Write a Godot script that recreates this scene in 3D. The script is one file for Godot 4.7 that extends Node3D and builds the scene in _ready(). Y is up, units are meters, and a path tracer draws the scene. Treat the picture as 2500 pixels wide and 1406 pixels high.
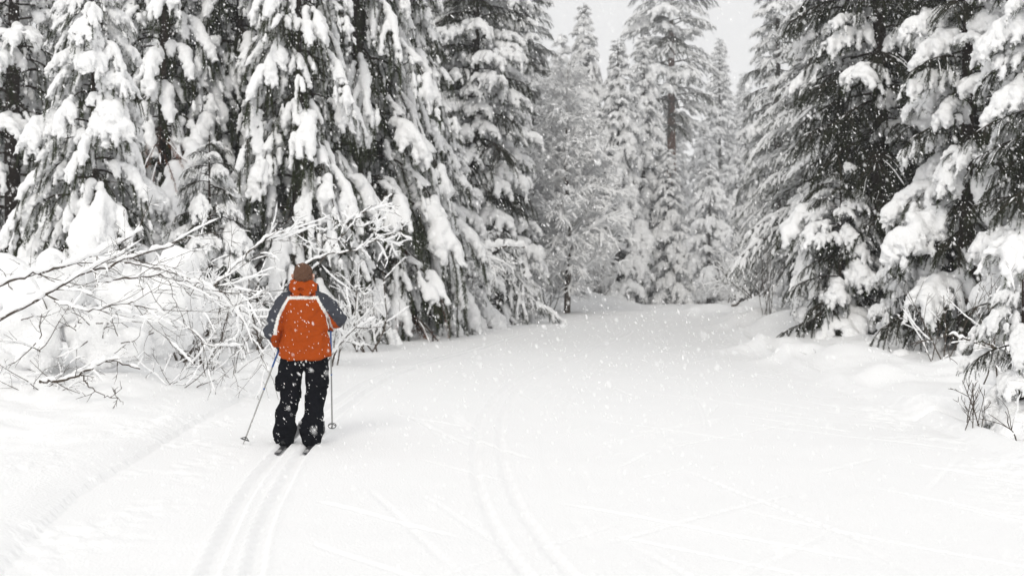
extends Node3D
# A groomed ski trail through a snowed-in conifer forest, with a skier seen from behind.
# x right, y up, the camera looks along -z; "d" below is the distance along -z.

var M := {}
var rng := RandomNumberGenerator.new()
var n_big := FastNoiseLite.new()
var n_small := FastNoiseLite.new()
var n_lump := FastNoiseLite.new()
var taken := {}
var BOUGH := {}


func _ready():
	# ---------------------------------------------------------------- camera, sky, light, exposure
	var cam := Camera3D.new()
	cam.name = "camera"
	cam.position = Vector3(0, 1.55, 0)
	cam.rotation_degrees.x = -0.15
	cam.near = 0.1
	cam.far = 900.0
	cam.fov = 26.4
	var lens := CameraAttributesPhysical.new()
	lens.frustum_focal_length = 51.15
	lens.frustum_focus_distance = 12.0
	lens.exposure_aperture = 2.5
	lens.frustum_near = 0.1
	lens.frustum_far = 900.0
	cam.attributes = lens
	add_child(cam)
	var env := Environment.new()
	var sky_mat := ProceduralSkyMaterial.new()
	sky_mat.sky_top_color = Color(0.74, 0.74, 0.74)
	sky_mat.sky_horizon_color = Color(0.955, 0.955, 0.955)
	sky_mat.sky_curve = 0.3
	sky_mat.ground_horizon_color = Color(0.955, 0.955, 0.955)
	sky_mat.ground_bottom_color = Color(0.8, 0.8, 0.8)
	sky_mat.sky_energy_multiplier = 1.36
	var sky := Sky.new()
	sky.sky_material = sky_mat
	env.background_mode = Environment.BG_SKY
	env.sky = sky
	env.tonemap_mode = Environment.TONE_MAPPER_LINEAR
	env.tonemap_exposure = 0.87
	env.fog_enabled = true
	env.fog_density = 0.0014
	env.fog_light_color = Color(0.97, 0.98, 1.0)
	env.volumetric_fog_enabled = true
	env.volumetric_fog_density = 0.0
	env.sdfgi_enabled = true
	env.ssao_enabled = true
	env.ssil_enabled = true
	var we := WorldEnvironment.new()
	we.name = "world_environment"
	we.environment = env
	add_child(we)
	var sun := DirectionalLight3D.new()
	sun.name = "sun_behind_clouds"
	sun.light_energy = 0.5
	sun.light_angular_distance = 20.0
	sun.light_color = Color(1.0, 0.985, 0.96)
	sun.shadow_enabled = true
	sun.rotation_degrees = Vector3(-33, -12, 0)
	add_child(sun)
	# ---------------------------------------------------------------- everything else
	rng.seed = 11
	n_big.seed = 3; n_big.frequency = 0.18; n_big.fractal_octaves = 2
	n_lump.seed = 5; n_lump.frequency = 0.9; n_lump.fractal_octaves = 3
	n_small.seed = 8; n_small.frequency = 4.0; n_small.fractal_octaves = 3
	make_materials()
	var t0 := Time.get_ticks_msec()
	make_ground()
	print("ground ", Time.get_ticks_msec() - t0)
	make_boughs()
	print("boughs ", Time.get_ticks_msec() - t0)
	make_forest()
	print("forest ", Time.get_ticks_msec() - t0)
	make_undergrowth()
	print("undergrowth ", Time.get_ticks_msec() - t0)
	make_skier()
	print("skier ", Time.get_ticks_msec() - t0)
	make_snowfall()
	make_haze()
	print("done ", Time.get_ticks_msec() - t0)


# ==================================================================== materials
func noise_tex(freq: float, seed_: int, oct := 4, size := 256) -> NoiseTexture2D:
	var n := FastNoiseLite.new()
	n.seed = seed_
	n.frequency = freq
	n.fractal_octaves = oct
	var t := NoiseTexture2D.new()
	t.width = size
	t.height = size
	t.seamless = true
	t.noise = n
	return t


func mat(called: String, c: Color, rough: float, spec := 0.4) -> StandardMaterial3D:
	var m := StandardMaterial3D.new()
	m.resource_name = called
	m.albedo_color = c.linear_to_srgb()
	m.roughness = rough
	m.metallic_specular = spec
	M[called] = m
	return m


func relief(m: StandardMaterial3D, t: Texture2D, cm: float, per_m: float, world := true):
	m.heightmap_enabled = true
	m.heightmap_texture = t
	m.heightmap_scale = cm
	m.uv1_triplanar = true
	m.uv1_world_triplanar = world
	m.uv1_scale = Vector3.ONE * per_m


func make_materials():
	var grain := noise_tex(0.05, 21, 5, 512)
	var g := mat("trail_snow", Color(0.93, 0.932, 0.935), 0.75, 0.3)
	relief(g, grain, 0.5, 1.3)
	var b := mat("field_snow", Color(0.93, 0.932, 0.935), 0.75, 0.3)
	relief(b, grain, 0.8, 0.9)
	var s := mat("tree_snow", Color(0.93, 0.932, 0.935), 0.8, 0.25)
	relief(s, grain, 1.6, 0.8, false)
	mat("flake", Color(0.9, 0.9, 0.9), 0.9, 0.2)
	var nd := mat("needles", Color(1, 1, 1), 0.7, 0.3)
	nd.vertex_color_use_as_albedo = true
	var bark := mat("bark", Color(0.05, 0.04, 0.033), 0.9, 0.2)
	relief(bark, noise_tex(0.03, 4, 5, 256), 3.0, 1.5, false)
	var rb := mat("red_bark", Color(0.12, 0.065, 0.045), 0.9, 0.2)
	relief(rb, noise_tex(0.03, 4, 5, 256), 4.0, 0.8, false)
	mat("twig_bark", Color(0.085, 0.07, 0.058), 0.85, 0.25)
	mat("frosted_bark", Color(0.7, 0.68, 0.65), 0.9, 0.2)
	var jk := mat("jacket_cloth", Color(1, 1, 1), 0.92, 0.15)
	jk.vertex_color_use_as_albedo = true
	relief(jk, noise_tex(0.02, 31, 3, 256), 1.2, 2.2, false)
	var tr := mat("trouser_cloth", Color(0.006, 0.0065, 0.009), 0.92, 0.15)
	relief(tr, noise_tex(0.02, 33, 3, 256), 1.6, 2.2, false)
	mat("skin", Color(0.5, 0.27, 0.19), 0.55, 0.4)
	var h := mat("hair", Color(0.115, 0.055, 0.03), 0.6, 0.4)
	relief(h, noise_tex(0.08, 35, 3, 128), 0.8, 9.0, false)
	mat("glove", Color(0.03, 0.034, 0.045), 0.7, 0.3)
	mat("boot", Color(0.012, 0.012, 0.013), 0.5, 0.4)
	mat("rubber", Color(0.02, 0.02, 0.022), 0.6, 0.4)
	var al := mat("pole_grey", Color(0.33, 0.33, 0.32), 0.4, 0.5)
	al.metallic = 0.35
	mat("pole_blue", Color(0.02, 0.09, 0.3), 0.4, 0.5)
	mat("basket", Color(0.12, 0.12, 0.12), 0.6, 0.4)
	mat("ski_top", Color(0.05, 0.05, 0.055), 0.35, 0.5)
	mat("ski_tail", Color(0.4, 0.4, 0.4), 0.4, 0.5)


# ==================================================================== naming and tagging
func numbered(called: String) -> String:
	taken[called] = taken.get(called, -1) + 1
	return called if taken[called] == 0 else "%s_%03d" % [called, taken[called]]


func tag(o: Node, label := "", category := "", group := "", kind := "") -> Node:
	if label: o.set_meta("label", label)
	if category: o.set_meta("category", category)
	if group: o.set_meta("group", group)
	if kind: o.set_meta("kind", kind)
	return o


func thing(called: String, label: String, category: String, at := Vector3.ZERO, group := "") -> Node3D:
	var o := Node3D.new()
	o.name = numbered(called)
	add_child(o)
	o.position = at
	tag(o, label, category, group)
	return o


func part(called: String, mesh: Mesh, parent: Node, m: Material = null) -> MeshInstance3D:
	var o := MeshInstance3D.new()
	o.name = called
	o.mesh = mesh
	if m: o.material_override = m
	parent.add_child(o, true)
	return o


func many(called: String, mesh: Mesh, places: Array, parent: Node) -> MultiMeshInstance3D:
	var mm := MultiMesh.new()
	mm.transform_format = MultiMesh.TRANSFORM_3D
	mm.mesh = mesh
	mm.instance_count = places.size()
	for i in places.size():
		mm.set_instance_transform(i, places[i])
	var o := MultiMeshInstance3D.new()
	o.name = called
	o.multimesh = mm
	o.set_meta("kind", "stuff")
	parent.add_child(o, true)
	return o


# ==================================================================== mesh helpers
class Geo:
	var v := PackedVector3Array()
	var n := PackedVector3Array()
	var c := PackedColorArray()
	var ix := PackedInt32Array()

	func needle(a: Vector3, b: Vector3, side: Vector3, col: Color):
		var k := v.size()
		v.append(a - side); v.append(a + side); v.append(b)
		c.append(col); c.append(col); c.append(col)
		ix.append(k); ix.append(k + 1); ix.append(k + 2)

	# a tube through points with a radius for each; closed ends
	func tube(p: PackedVector3Array, r: PackedFloat32Array, sides := 6):
		var k0 := v.size()
		var last := p.size() - 1
		var up := Vector3.UP
		for i in p.size():
			var t := (p[mini(i + 1, last)] - p[maxi(i - 1, 0)]).normalized()
			var a := t.cross(up)
			if a.length() < 0.05: a = t.cross(Vector3.RIGHT)
			a = a.normalized()
			var b := a.cross(t).normalized()
			up = b
			for s in sides:
				var g := TAU * s / sides
				var nn := a * cos(g) + b * sin(g)
				v.append(p[i] + nn * r[i])
				n.append(nn)
		for i in last:
			for s in sides:
				var q := k0 + i * sides
				var s2 := (s + 1) % sides
				ix.append(q + s); ix.append(q + s2); ix.append(q + sides + s)
				ix.append(q + s2); ix.append(q + sides + s2); ix.append(q + sides + s)
		for e in [0, last]:
			var q: int = k0 + e * sides
			for s in range(1, sides - 1):
				if e == 0:
					ix.append(q); ix.append(q + s + 1); ix.append(q + s)
				else:
					ix.append(q); ix.append(q + s); ix.append(q + s + 1)

	# snow lying on a branch: a lumpy tube, rounded at both ends, resting on the upper side
	func snow_on(p: PackedVector3Array, lift: float, rad: float, r: RandomNumberGenerator, sides := 7):
		if p.size() < 2: return
		var q := PackedVector3Array()
		var rr := PackedFloat32Array()
		var last := p.size() - 1
		for i in last:
			for h in 2:
				var f := h * 0.5
				q.append(p[i].lerp(p[i + 1], f))
		q.append(p[last])
		var m := q.size() - 1
		for i in q.size():
			var t := float(i) / m
			var s := rad * (0.55 + 0.8 * r.randf()) * clampf(minf(t, 1.0 - t) * 6.0 + 0.15, 0.0, 1.0)
			rr.append(s)
			q[i].y += lift + s * 0.55
		tube(q, rr, sides)

	func mesh(m: Material, into: ArrayMesh = null) -> ArrayMesh:
		var am := into if into else ArrayMesh.new()
		if ix.is_empty(): return am
		var a := []
		a.resize(Mesh.ARRAY_MAX)
		a[Mesh.ARRAY_VERTEX] = v
		if n.size() == v.size(): a[Mesh.ARRAY_NORMAL] = n
		if c.size() == v.size(): a[Mesh.ARRAY_COLOR] = c
		a[Mesh.ARRAY_INDEX] = ix
		am.add_surface_from_arrays(Mesh.PRIMITIVE_TRIANGLES, a)
		am.surface_set_material(am.get_surface_count() - 1, m)
		return am


# A field of distances to tapered capsules joined by a smooth minimum, meshed as surface nets.
class Field:
	var o: Vector3
	var c: float
	var nx: int
	var ny: int
	var nz: int
	var f := PackedFloat32Array()
	var below := 1.0                  # how much thinner a capsule is under its axis
	var squash := Vector3.ONE         # distances along each axis are multiplied by this
	var v := PackedVector3Array()
	var n := PackedVector3Array()
	var ix := PackedInt32Array()

	func _init(lo: Vector3, hi: Vector3, cell: float):
		o = lo
		c = cell
		nx = int((hi.x - lo.x) / cell) + 2
		ny = int((hi.y - lo.y) / cell) + 2
		nz = int((hi.z - lo.z) / cell) + 2
		f.resize(nx * ny * nz)
		f.fill(9.0)

	func capsule(a: Vector3, b: Vector3, ra: float, rb: float, k: float, cut := false):
		var m := maxf(ra, rb) + k + c * 1.5
		var inv := Vector3(m / squash.x, m / squash.y, m / squash.z)
		var lo := ((Vector3(minf(a.x, b.x), minf(a.y, b.y), minf(a.z, b.z)) - inv) - o) / c
		var hi := ((Vector3(maxf(a.x, b.x), maxf(a.y, b.y), maxf(a.z, b.z)) + inv) - o) / c
		var i0 := maxi(int(lo.x), 0); var i1 := mini(int(hi.x) + 1, nx - 1)
		var j0 := maxi(int(lo.y), 0); var j1 := mini(int(hi.y) + 1, ny - 1)
		var k0 := maxi(int(lo.z), 0); var k1 := mini(int(hi.z) + 1, nz - 1)
		var ab := (b - a) * squash
		var l2 := maxf(ab.length_squared(), 1e-9)
		var dr := rb - ra
		for kk in range(k0, k1 + 1):
			for j in range(j0, j1 + 1):
				var at := (kk * ny + j) * nx
				var p := (o + Vector3(i0, j, kk) * c - a) * squash
				var step := c * squash.x
				for i in range(i0, i1 + 1):
					var t := clampf(p.dot(ab) / l2, 0.0, 1.0)
					var q := p - ab * t
					if q.y < 0.0: q.y *= below
					var d := q.length() - ra - dr * t
					var e := f[at + i]
					if cut:
						d = -d
						var h := maxf(k - absf(d - e), 0.0)
						f[at + i] = maxf(d, e) + h * h / (4.0 * maxf(k, 1e-5))
					else:
						var h := maxf(k - absf(d - e), 0.0)
						f[at + i] = minf(d, e) - h * h / (4.0 * maxf(k, 1e-5))
					p.x += step

	func chain(p: Array, r: Array, k: float):
		for i in p.size() - 1:
			capsule(p[i], p[i + 1], r[i], r[i + 1], k)

	func extract():
		var id := PackedInt32Array()
		id.resize(nx * ny * nz)
		id.fill(-1)
		var off := [0, 1, nx, nx + 1, nx * ny, nx * ny + 1, nx * ny + nx, nx * ny + nx + 1]
		var o1: int = off[1]; var o2: int = off[2]; var o3: int = off[3]; var o4: int = off[4]
		var o5: int = off[5]; var o6: int = off[6]; var o7: int = off[7]
		var lim := c * 2.5
		for kk in nz - 1:
			for j in ny - 1:
				var at := (kk * ny + j) * nx
				for i in nx - 1:
					var q := at + i
					var a := f[q]
					if a > lim or a < -lim: continue
					var s := int(a < 0.0) + int(f[q + o1] < 0.0) + int(f[q + o2] < 0.0) + int(f[q + o3] < 0.0) + int(f[q + o4] < 0.0) + int(f[q + o5] < 0.0) + int(f[q + o6] < 0.0) + int(f[q + o7] < 0.0)
					if s == 0 or s == 8: continue
					var sum := Vector3.ZERO
					var w := 0
					for e in 12:
						var ax := e / 4
						var u := e & 1
						var y := (e >> 1) & 1
						var p0: Vector3
						var p1: Vector3
						if ax == 0:
							p0 = Vector3(0, u, y); p1 = Vector3(1, u, y)
						elif ax == 1:
							p0 = Vector3(u, 0, y); p1 = Vector3(u, 1, y)
						else:
							p0 = Vector3(u, y, 0); p1 = Vector3(u, y, 1)
						var d0 := f[q + int(p0.x) + int(p0.y) * nx + int(p0.z) * nx * ny]
						var d1 := f[q + int(p1.x) + int(p1.y) * nx + int(p1.z) * nx * ny]
						if (d0 < 0.0) != (d1 < 0.0):
							sum += p0.lerp(p1, d0 / (d0 - d1))
							w += 1
					id[q] = v.size()
					v.append(o + (Vector3(i, j, kk) + sum / w) * c)
		for kk in range(1, nz - 1):
			for j in range(1, ny - 1):
				var at := (kk * ny + j) * nx
				for i in range(1, nx - 1):
					var q := at + i
					if id[q] < 0: continue
					var ins := f[q] < 0.0
					if ins != (f[q + 1] < 0.0): quad(id[q], id[q - nx], id[q - nx - nx * ny], id[q - nx * ny], ins)
					if ins != (f[q + nx] < 0.0): quad(id[q], id[q - nx * ny], id[q - 1 - nx * ny], id[q - 1], ins)
					if ins != (f[q + nx * ny] < 0.0): quad(id[q], id[q - 1], id[q - 1 - nx], id[q - nx], ins)

	func quad(a: int, b: int, cc: int, d: int, flip: bool):
		if a < 0 or b < 0 or cc < 0 or d < 0: return
		if flip:
			ix.append_array([a, cc, b, a, d, cc])
		else:
			ix.append_array([a, b, cc, a, cc, d])

	func normals():
		n.resize(v.size())
		n.fill(Vector3.ZERO)
		for t in range(0, ix.size(), 3):
			var a := ix[t]; var b := ix[t + 1]; var d := ix[t + 2]
			var g := (v[d] - v[a]).cross(v[b] - v[a])
			n[a] += g; n[b] += g; n[d] += g
		for i in n.size():
			n[i] = n[i].normalized()

	func rough(noise: FastNoiseLite, amp: float, hem := 0.0, hem_noise: FastNoiseLite = null):
		normals()
		for i in v.size():
			var p := v[i]
			var d := noise.get_noise_3dv(p) * amp
			if hem > 0.0 and n[i].y < 0.35:
				d += hem_noise.get_noise_3dv(p) * hem * clampf(0.35 - n[i].y, 0.0, 1.0)
			v[i] = p + n[i] * d
		normals()

	func mesh(m: Material, colors := PackedColorArray(), into: ArrayMesh = null) -> ArrayMesh:
		var g := Geo.new()
		if n.size() != v.size(): normals()
		g.v = v; g.n = n; g.ix = ix; g.c = colors
		return g.mesh(m, into)


# ==================================================================== the ground
func along(xs: Array, ys: Array, d: float) -> float:
	if d <= xs[0]: return ys[0]
	for i in xs.size() - 1:
		if d <= xs[i + 1]:
			var y0: float = ys[maxi(i - 1, 0)]
			var y3: float = ys[mini(i + 2, xs.size() - 1)]
			return cubic_interpolate(ys[i], ys[i + 1], y0, y3, (d - xs[i]) / (xs[i + 1] - xs[i]))
	return ys[-1]


const LEFT_D := [-10.0, 4.0, 6.5, 9.0, 15.0, 22.0, 30.0, 40.0, 50.0, 60.0, 75.0, 100.0]
const LEFT_X := [-1.0, -2.4, -2.75, -3.2, -3.6, -3.8, -3.6, -2.0, 0.4, 5.6, 12.0, 26.0]
const RIGHT_D := [-10.0, 4.0, 8.0, 12.0, 16.0, 23.0, 32.0, 40.0, 50.0, 60.0, 75.0, 100.0]
const RIGHT_X := [5.0, 4.2, 4.3, 4.5, 4.75, 5.0, 5.8, 7.1, 9.0, 10.8, 19.0, 34.0]
const TRACK_D := [3.0, 6.5, 9.2, 11.9, 15.2, 21.0, 28.0, 38.0, 48.0, 60.0]
const TRACK_X := [-1.0, -1.5, -1.86, -2.08, -2.2, -2.05, -0.8, 1.2, 4.2, 8.6]
const OLD_D := [3.0, 6.5, 9.0, 11.5, 15.0, 20.0, 27.0, 36.0]
const OLD_X := [0.75, 0.2, -0.1, -0.22, -0.2, 0.25, 1.6, 3.4]
# snow mounds: x, d, radius, height
const MOUNDS := [[2.6, 54.0, 1.5, 0.5], [4.6, 58.0, 1.2, 0.45], [1.2, 52.0, 1.2, 0.3], [-2.6, 37.0, 1.3, 0.22],
	[5.5, 23.6, 0.55, 0.34], [6.3, 22.3, 0.95, 0.3], [8.2, 50.0, 0.9, 0.35], [7.6, 33.0, 1.3, 0.3], [-4.6, 24.0, 0.9, 0.16], [-5.6, 19.0, 1.4, 0.22], [-3.9, 18.5, 0.5, 0.1], [-3.4, 33.0, 0.8, 0.3], [-4.3, 29.0, 0.8, 0.28], [-4.2, 20.5, 0.6, 0.2], [5.7, 19.0, 0.6, 0.2], [5.6, 27.0, 0.7, 0.3], [7.0, 37.0, 0.8, 0.35], [8.4, 43.0, 0.8, 0.4], [5.3, 14.6, 0.5, 0.14], [-2.2, 41.0, 0.9, 0.25], [-0.6, 46.0, 0.8, 0.22], [0.6, 50.0, 0.7, 0.25], [9.6, 46.0, 1.2, 0.25], [6.6, 28.0, 0.6, 0.16], [7.4, 20.0, 1.2, 0.16], [6.1, 15.0, 1.2, 0.18]]


func trail_h(d: float) -> float:
	return 0.56 * smoothstep(17.0, 62.0, d) - 2.2 * smoothstep(61.0, 115.0, d)


func ground_h(x: float, d: float, xl: float, xr: float) -> float:
	var h := trail_h(d)
	if x < xl:
		var e := xl - x
		h += 0.1 * smoothstep(0.0, 0.7, e) + 0.32 * smoothstep(0.8, 6.0, e) * (1.0 - 0.45 * smoothstep(20.0, 34.0, d)) + 0.5 * smoothstep(6.0, 30.0, e)
		h += 0.34 * smoothstep(26.0, 44.0, d) * (1.0 - smoothstep(62.0, 75.0, d)) * smoothstep(0.0, 1.3, e) + 0.07 * exp(-pow((e - 0.2) / 0.22, 2.0))
		h += (n_big.get_noise_2d(x, d) * 0.3 + n_lump.get_noise_2d(x * 0.8, d * 0.8) * 0.13) * smoothstep(0.1, 2.2, e)
	elif x > xr:
		var e := x - xr
		h += 0.04 * smoothstep(0.0, 0.4, e) + 0.05 * smoothstep(0.6, 4.0, e) + 0.5 * smoothstep(6.0, 30.0, e)
		h += 0.09 * exp(-pow((e - 0.18) / 0.14, 2.0)) - 0.07 * exp(-pow((e - 0.55) / 0.2, 2.0))
		h += (0.3 * smoothstep(24.0, 40.0, d) * (1.0 - smoothstep(62.0, 75.0, d)) + 0.12 * smoothstep(8.0, 16.0, d)) * smoothstep(0.0, 1.1, e)
		h += (n_big.get_noise_2d(x, d) * 0.26 + n_lump.get_noise_2d(x * 0.8, d * 0.8) * 0.12) * smoothstep(0.1, 2.2, e)
	var edge := minf(absf(x - xl), absf(x - xr))
	if edge < 1.1:
		h += n_small.get_noise_2d(x * 1.1 + d * 0.3, d * 0.8) * 0.045 * (1.0 - edge / 1.1) * smoothstep(-0.25, 0.45, n_lump.get_noise_2d(x * 0.8 + 31.0, d * 0.5))
	if d > 14.0:
		for m in MOUNDS:
			var q: float = (pow(x - m[0], 2.0) + pow(d - m[1], 2.0)) / (m[2] * m[2])
			if q < 6.0: h += m[3] * exp(-q)
	h += n_lump.get_noise_2d(x * 0.5, d * 0.5) * 0.012
	return h


func h_at(x: float, d: float) -> float:
	return ground_h(x, d, along(LEFT_D, LEFT_X, d), along(RIGHT_D, RIGHT_X, d))


func make_ground():
	var xs := PackedFloat32Array()
	var x := -5.5
	var step := 0.03
	var left := []
	while x > -110.0:
		step = minf(step * 1.13, 4.0)
		x -= step
		left.push_front(x)
	for q in left: xs.append(q)
	x = -5.5
	while x < 6.5:
		xs.append(x)
		x += 0.03
	step = 0.03
	while x < 110.0:
		xs.append(x)
		step = minf(step * 1.13, 4.0)
		x += step
	var ds := PackedFloat32Array()
	var d := -40.0
	while d < 4.5:
		ds.append(d)
		d += clampf((4.5 - d) * 0.25, 0.03, 3.0)
	step = 0.03
	while d < 190.0:
		ds.append(d)
		step = 0.03 if d < 13.0 else minf(step * 1.012, 3.0)
		d += step
	var nx := xs.size()
	var nd := ds.size()
	var h := PackedFloat32Array()
	h.resize(nx * nd)
	var inside := PackedByteArray()
	inside.resize(nx * nd)
	for j in nd:
		d = ds[j]
		var xl := along(LEFT_D, LEFT_X, d)
		var xr := along(RIGHT_D, RIGHT_X, d)
		for i in nx:
			h[j * nx + i] = ground_h(xs[i], d, xl, xr)
			inside[j * nx + i] = 1 if xs[i] > xl and xs[i] < xr and d < 75.0 else 0
	# pressed ski tracks, one row of the sheet at a time
	for j in nd:
		d = ds[j]
		if d < 3.2 or d > 60.0: continue
		var c := along(TRACK_D, TRACK_X, d)
		for s in [-0.115, 0.115]: groove(h, xs, nx, j, c + s + 0.006 * sin(d * 2.0 + s * 9.0), 0.055, 0.032, 0.012)
		if d < 36.0:
			c = along(OLD_D, OLD_X, d)
			for s in [-0.12, 0.12]: groove(h, xs, nx, j, c + s + 0.01 * n_lump.get_noise_1d(d), 0.042, 0.019 + 0.004 * n_lump.get_noise_1d(d * 1.7 + 40.0), 0.005)
			# the rest of the older set track, worn faint
			for s in [0.55, 0.79]: groove(h, xs, nx, j, along(OLD_D, OLD_X, d + 1.5) + s, 0.045, 0.005 * smoothstep(0.0, 0.3, n_lump.get_noise_1d(d * 0.4 + 7.0 + s)), 0.002)
	# scratches left by skating skis
	rng.seed = 77
	for k in 110:
		var d0 := 5.0 + 25.0 * pow(rng.randf(), 1.6)
		var x0 := rng.randf_range(-0.9, 4.6)
		var ang := rng.randf_range(0.1, 0.75) * (1.0 if rng.randf() < 0.5 else -1.0)
		var len := rng.randf_range(1.0, 3.6)
		var bend := rng.randf_range(-0.1, 0.1)
		var deep := rng.randf_range(0.004, 0.013)
		var wide := rng.randf_range(0.023, 0.034)
		for j in nd:
			var t := (ds[j] - d0) / (len * cos(ang))
			if t < 0.0 or t > 1.0: continue
			var xx := x0 + len * sin(ang) * t + bend * t * t
			if xx < along(TRACK_D, TRACK_X, ds[j]) + 0.45 or xx > along(RIGHT_D, RIGHT_X, ds[j]) - 0.2: continue
			var fade := clampf(minf(t, 1.0 - t) * 7.0, 0.0, 1.0)
			groove(h, xs, nx, j, xx, wide / cos(ang), deep * fade, 0.003 * fade)
	# pole dents beside the tracks
	var g_trail := Geo.new()
	var g_field := Geo.new()
	var vv := PackedVector3Array(); vv.resize(nx * nd)
	var nn := PackedVector3Array(); nn.resize(nx * nd)
	for j in nd:
		var ja := maxi(j - 1, 0); var jb := mini(j + 1, nd - 1)
		var kd := 1.0 / (ds[jb] - ds[ja])
		for i in nx:
			var ia := maxi(i - 1, 0); var ib := mini(i + 1, nx - 1)
			var at := j * nx + i
			vv[at] = Vector3(xs[i], h[at], -ds[j])
			nn[at] = Vector3(-(h[j * nx + ib] - h[j * nx + ia]) / (xs[ib] - xs[ia]), 1.0, (h[jb * nx + i] - h[ja * nx + i]) * kd).normalized()
	for pass_ in 2:
		var g: Geo = [g_field, g_trail][pass_]
		var map := PackedInt32Array()
		map.resize(nx * nd)
		map.fill(-1)
		for j in nd - 1:
			for i in nx - 1:
				var a := j * nx + i
				if inside[a] != pass_: continue
				for q in [a, a + 1, a + nx, a + nx + 1]:
					if map[q] < 0:
						map[q] = g.v.size()
						g.v.append(vv[q]); g.n.append(nn[q])
				g.ix.append(map[a]); g.ix.append(map[a + nx]); g.ix.append(map[a + 1])
				g.ix.append(map[a + 1]); g.ix.append(map[a + nx]); g.ix.append(map[a + nx + 1])
	var gr := part("snow_ground", g_field.mesh(M.field_snow), self)
	tag(gr, "deep untracked snow covering the banks and the forest floor", "ground", "", "structure")
	var tl := part("ski_trail", g_trail.mesh(M.trail_snow), self)
	tag(tl, "wide groomed white ski trail with pressed tracks curving right over a crest", "path", "", "structure")


func groove(h: PackedFloat32Array, xs: PackedFloat32Array, nx: int, j: int, c: float, half: float, deep: float, lip: float):
	var i := xs.bsearch(c - half * 2.2)
	while i < nx and xs[i] < c + half * 2.2:
		var u := absf(xs[i] - c) / half
		h[j * nx + i] += -deep * (1.0 - smoothstep(0.55, 1.05, u)) + lip * exp(-pow((u - 1.35) / 0.35, 2.0))
		i += 1


# ==================================================================== boughs
func line(a: Vector3, dir: Vector3, len: float, drop: float, seg: int, r: RandomNumberGenerator, wob := 0.05) -> PackedVector3Array:
	var p := PackedVector3Array()
	for i in seg + 1:
		var t := float(i) / seg
		p.append(a + dir * len * (t - 0.3 * drop * t * t) + Vector3(0, -drop * len * t * t, 0) + Vector3(r.randf_range(-wob, wob), r.randf_range(-wob, wob), r.randf_range(-wob, wob)) * len * (1.0 if i > 0 else 0.0))
	return p


func needles_on(g: Geo, p: PackedVector3Array, per_m: float, long: float, wide: float, r: RandomNumberGenerator, col: Color, from := 0.0):
	for i in p.size() - 1:
		var ab := p[i + 1] - p[i]
		var l := ab.length()
		var t := ab / maxf(l, 1e-4)
		for k in int(l * per_m + r.randf()):
			var f := r.randf()
			if (i + f) / (p.size() - 1) < from: continue
			var out := Vector3(r.randfn(), r.randfn() - 0.15, r.randfn()).normalized()
			out = (out - t * out.dot(t)).normalized()
			var a := p[i] + ab * f
			var tip := a + (t * r.randf_range(0.4, 1.0) + out * r.randf_range(0.5, 1.0)).normalized() * long * r.randf_range(0.7, 1.3)
			var side := (tip - a).cross(Vector3(r.randfn(), r.randfn(), r.randfn())).normalized() * wide
			var s := r.randf_range(0.6, 1.5)
			g.needle(a, tip, side, Color(col.r * s, col.g * s, col.b * s * r.randf_range(0.7, 1.1)))


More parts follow.
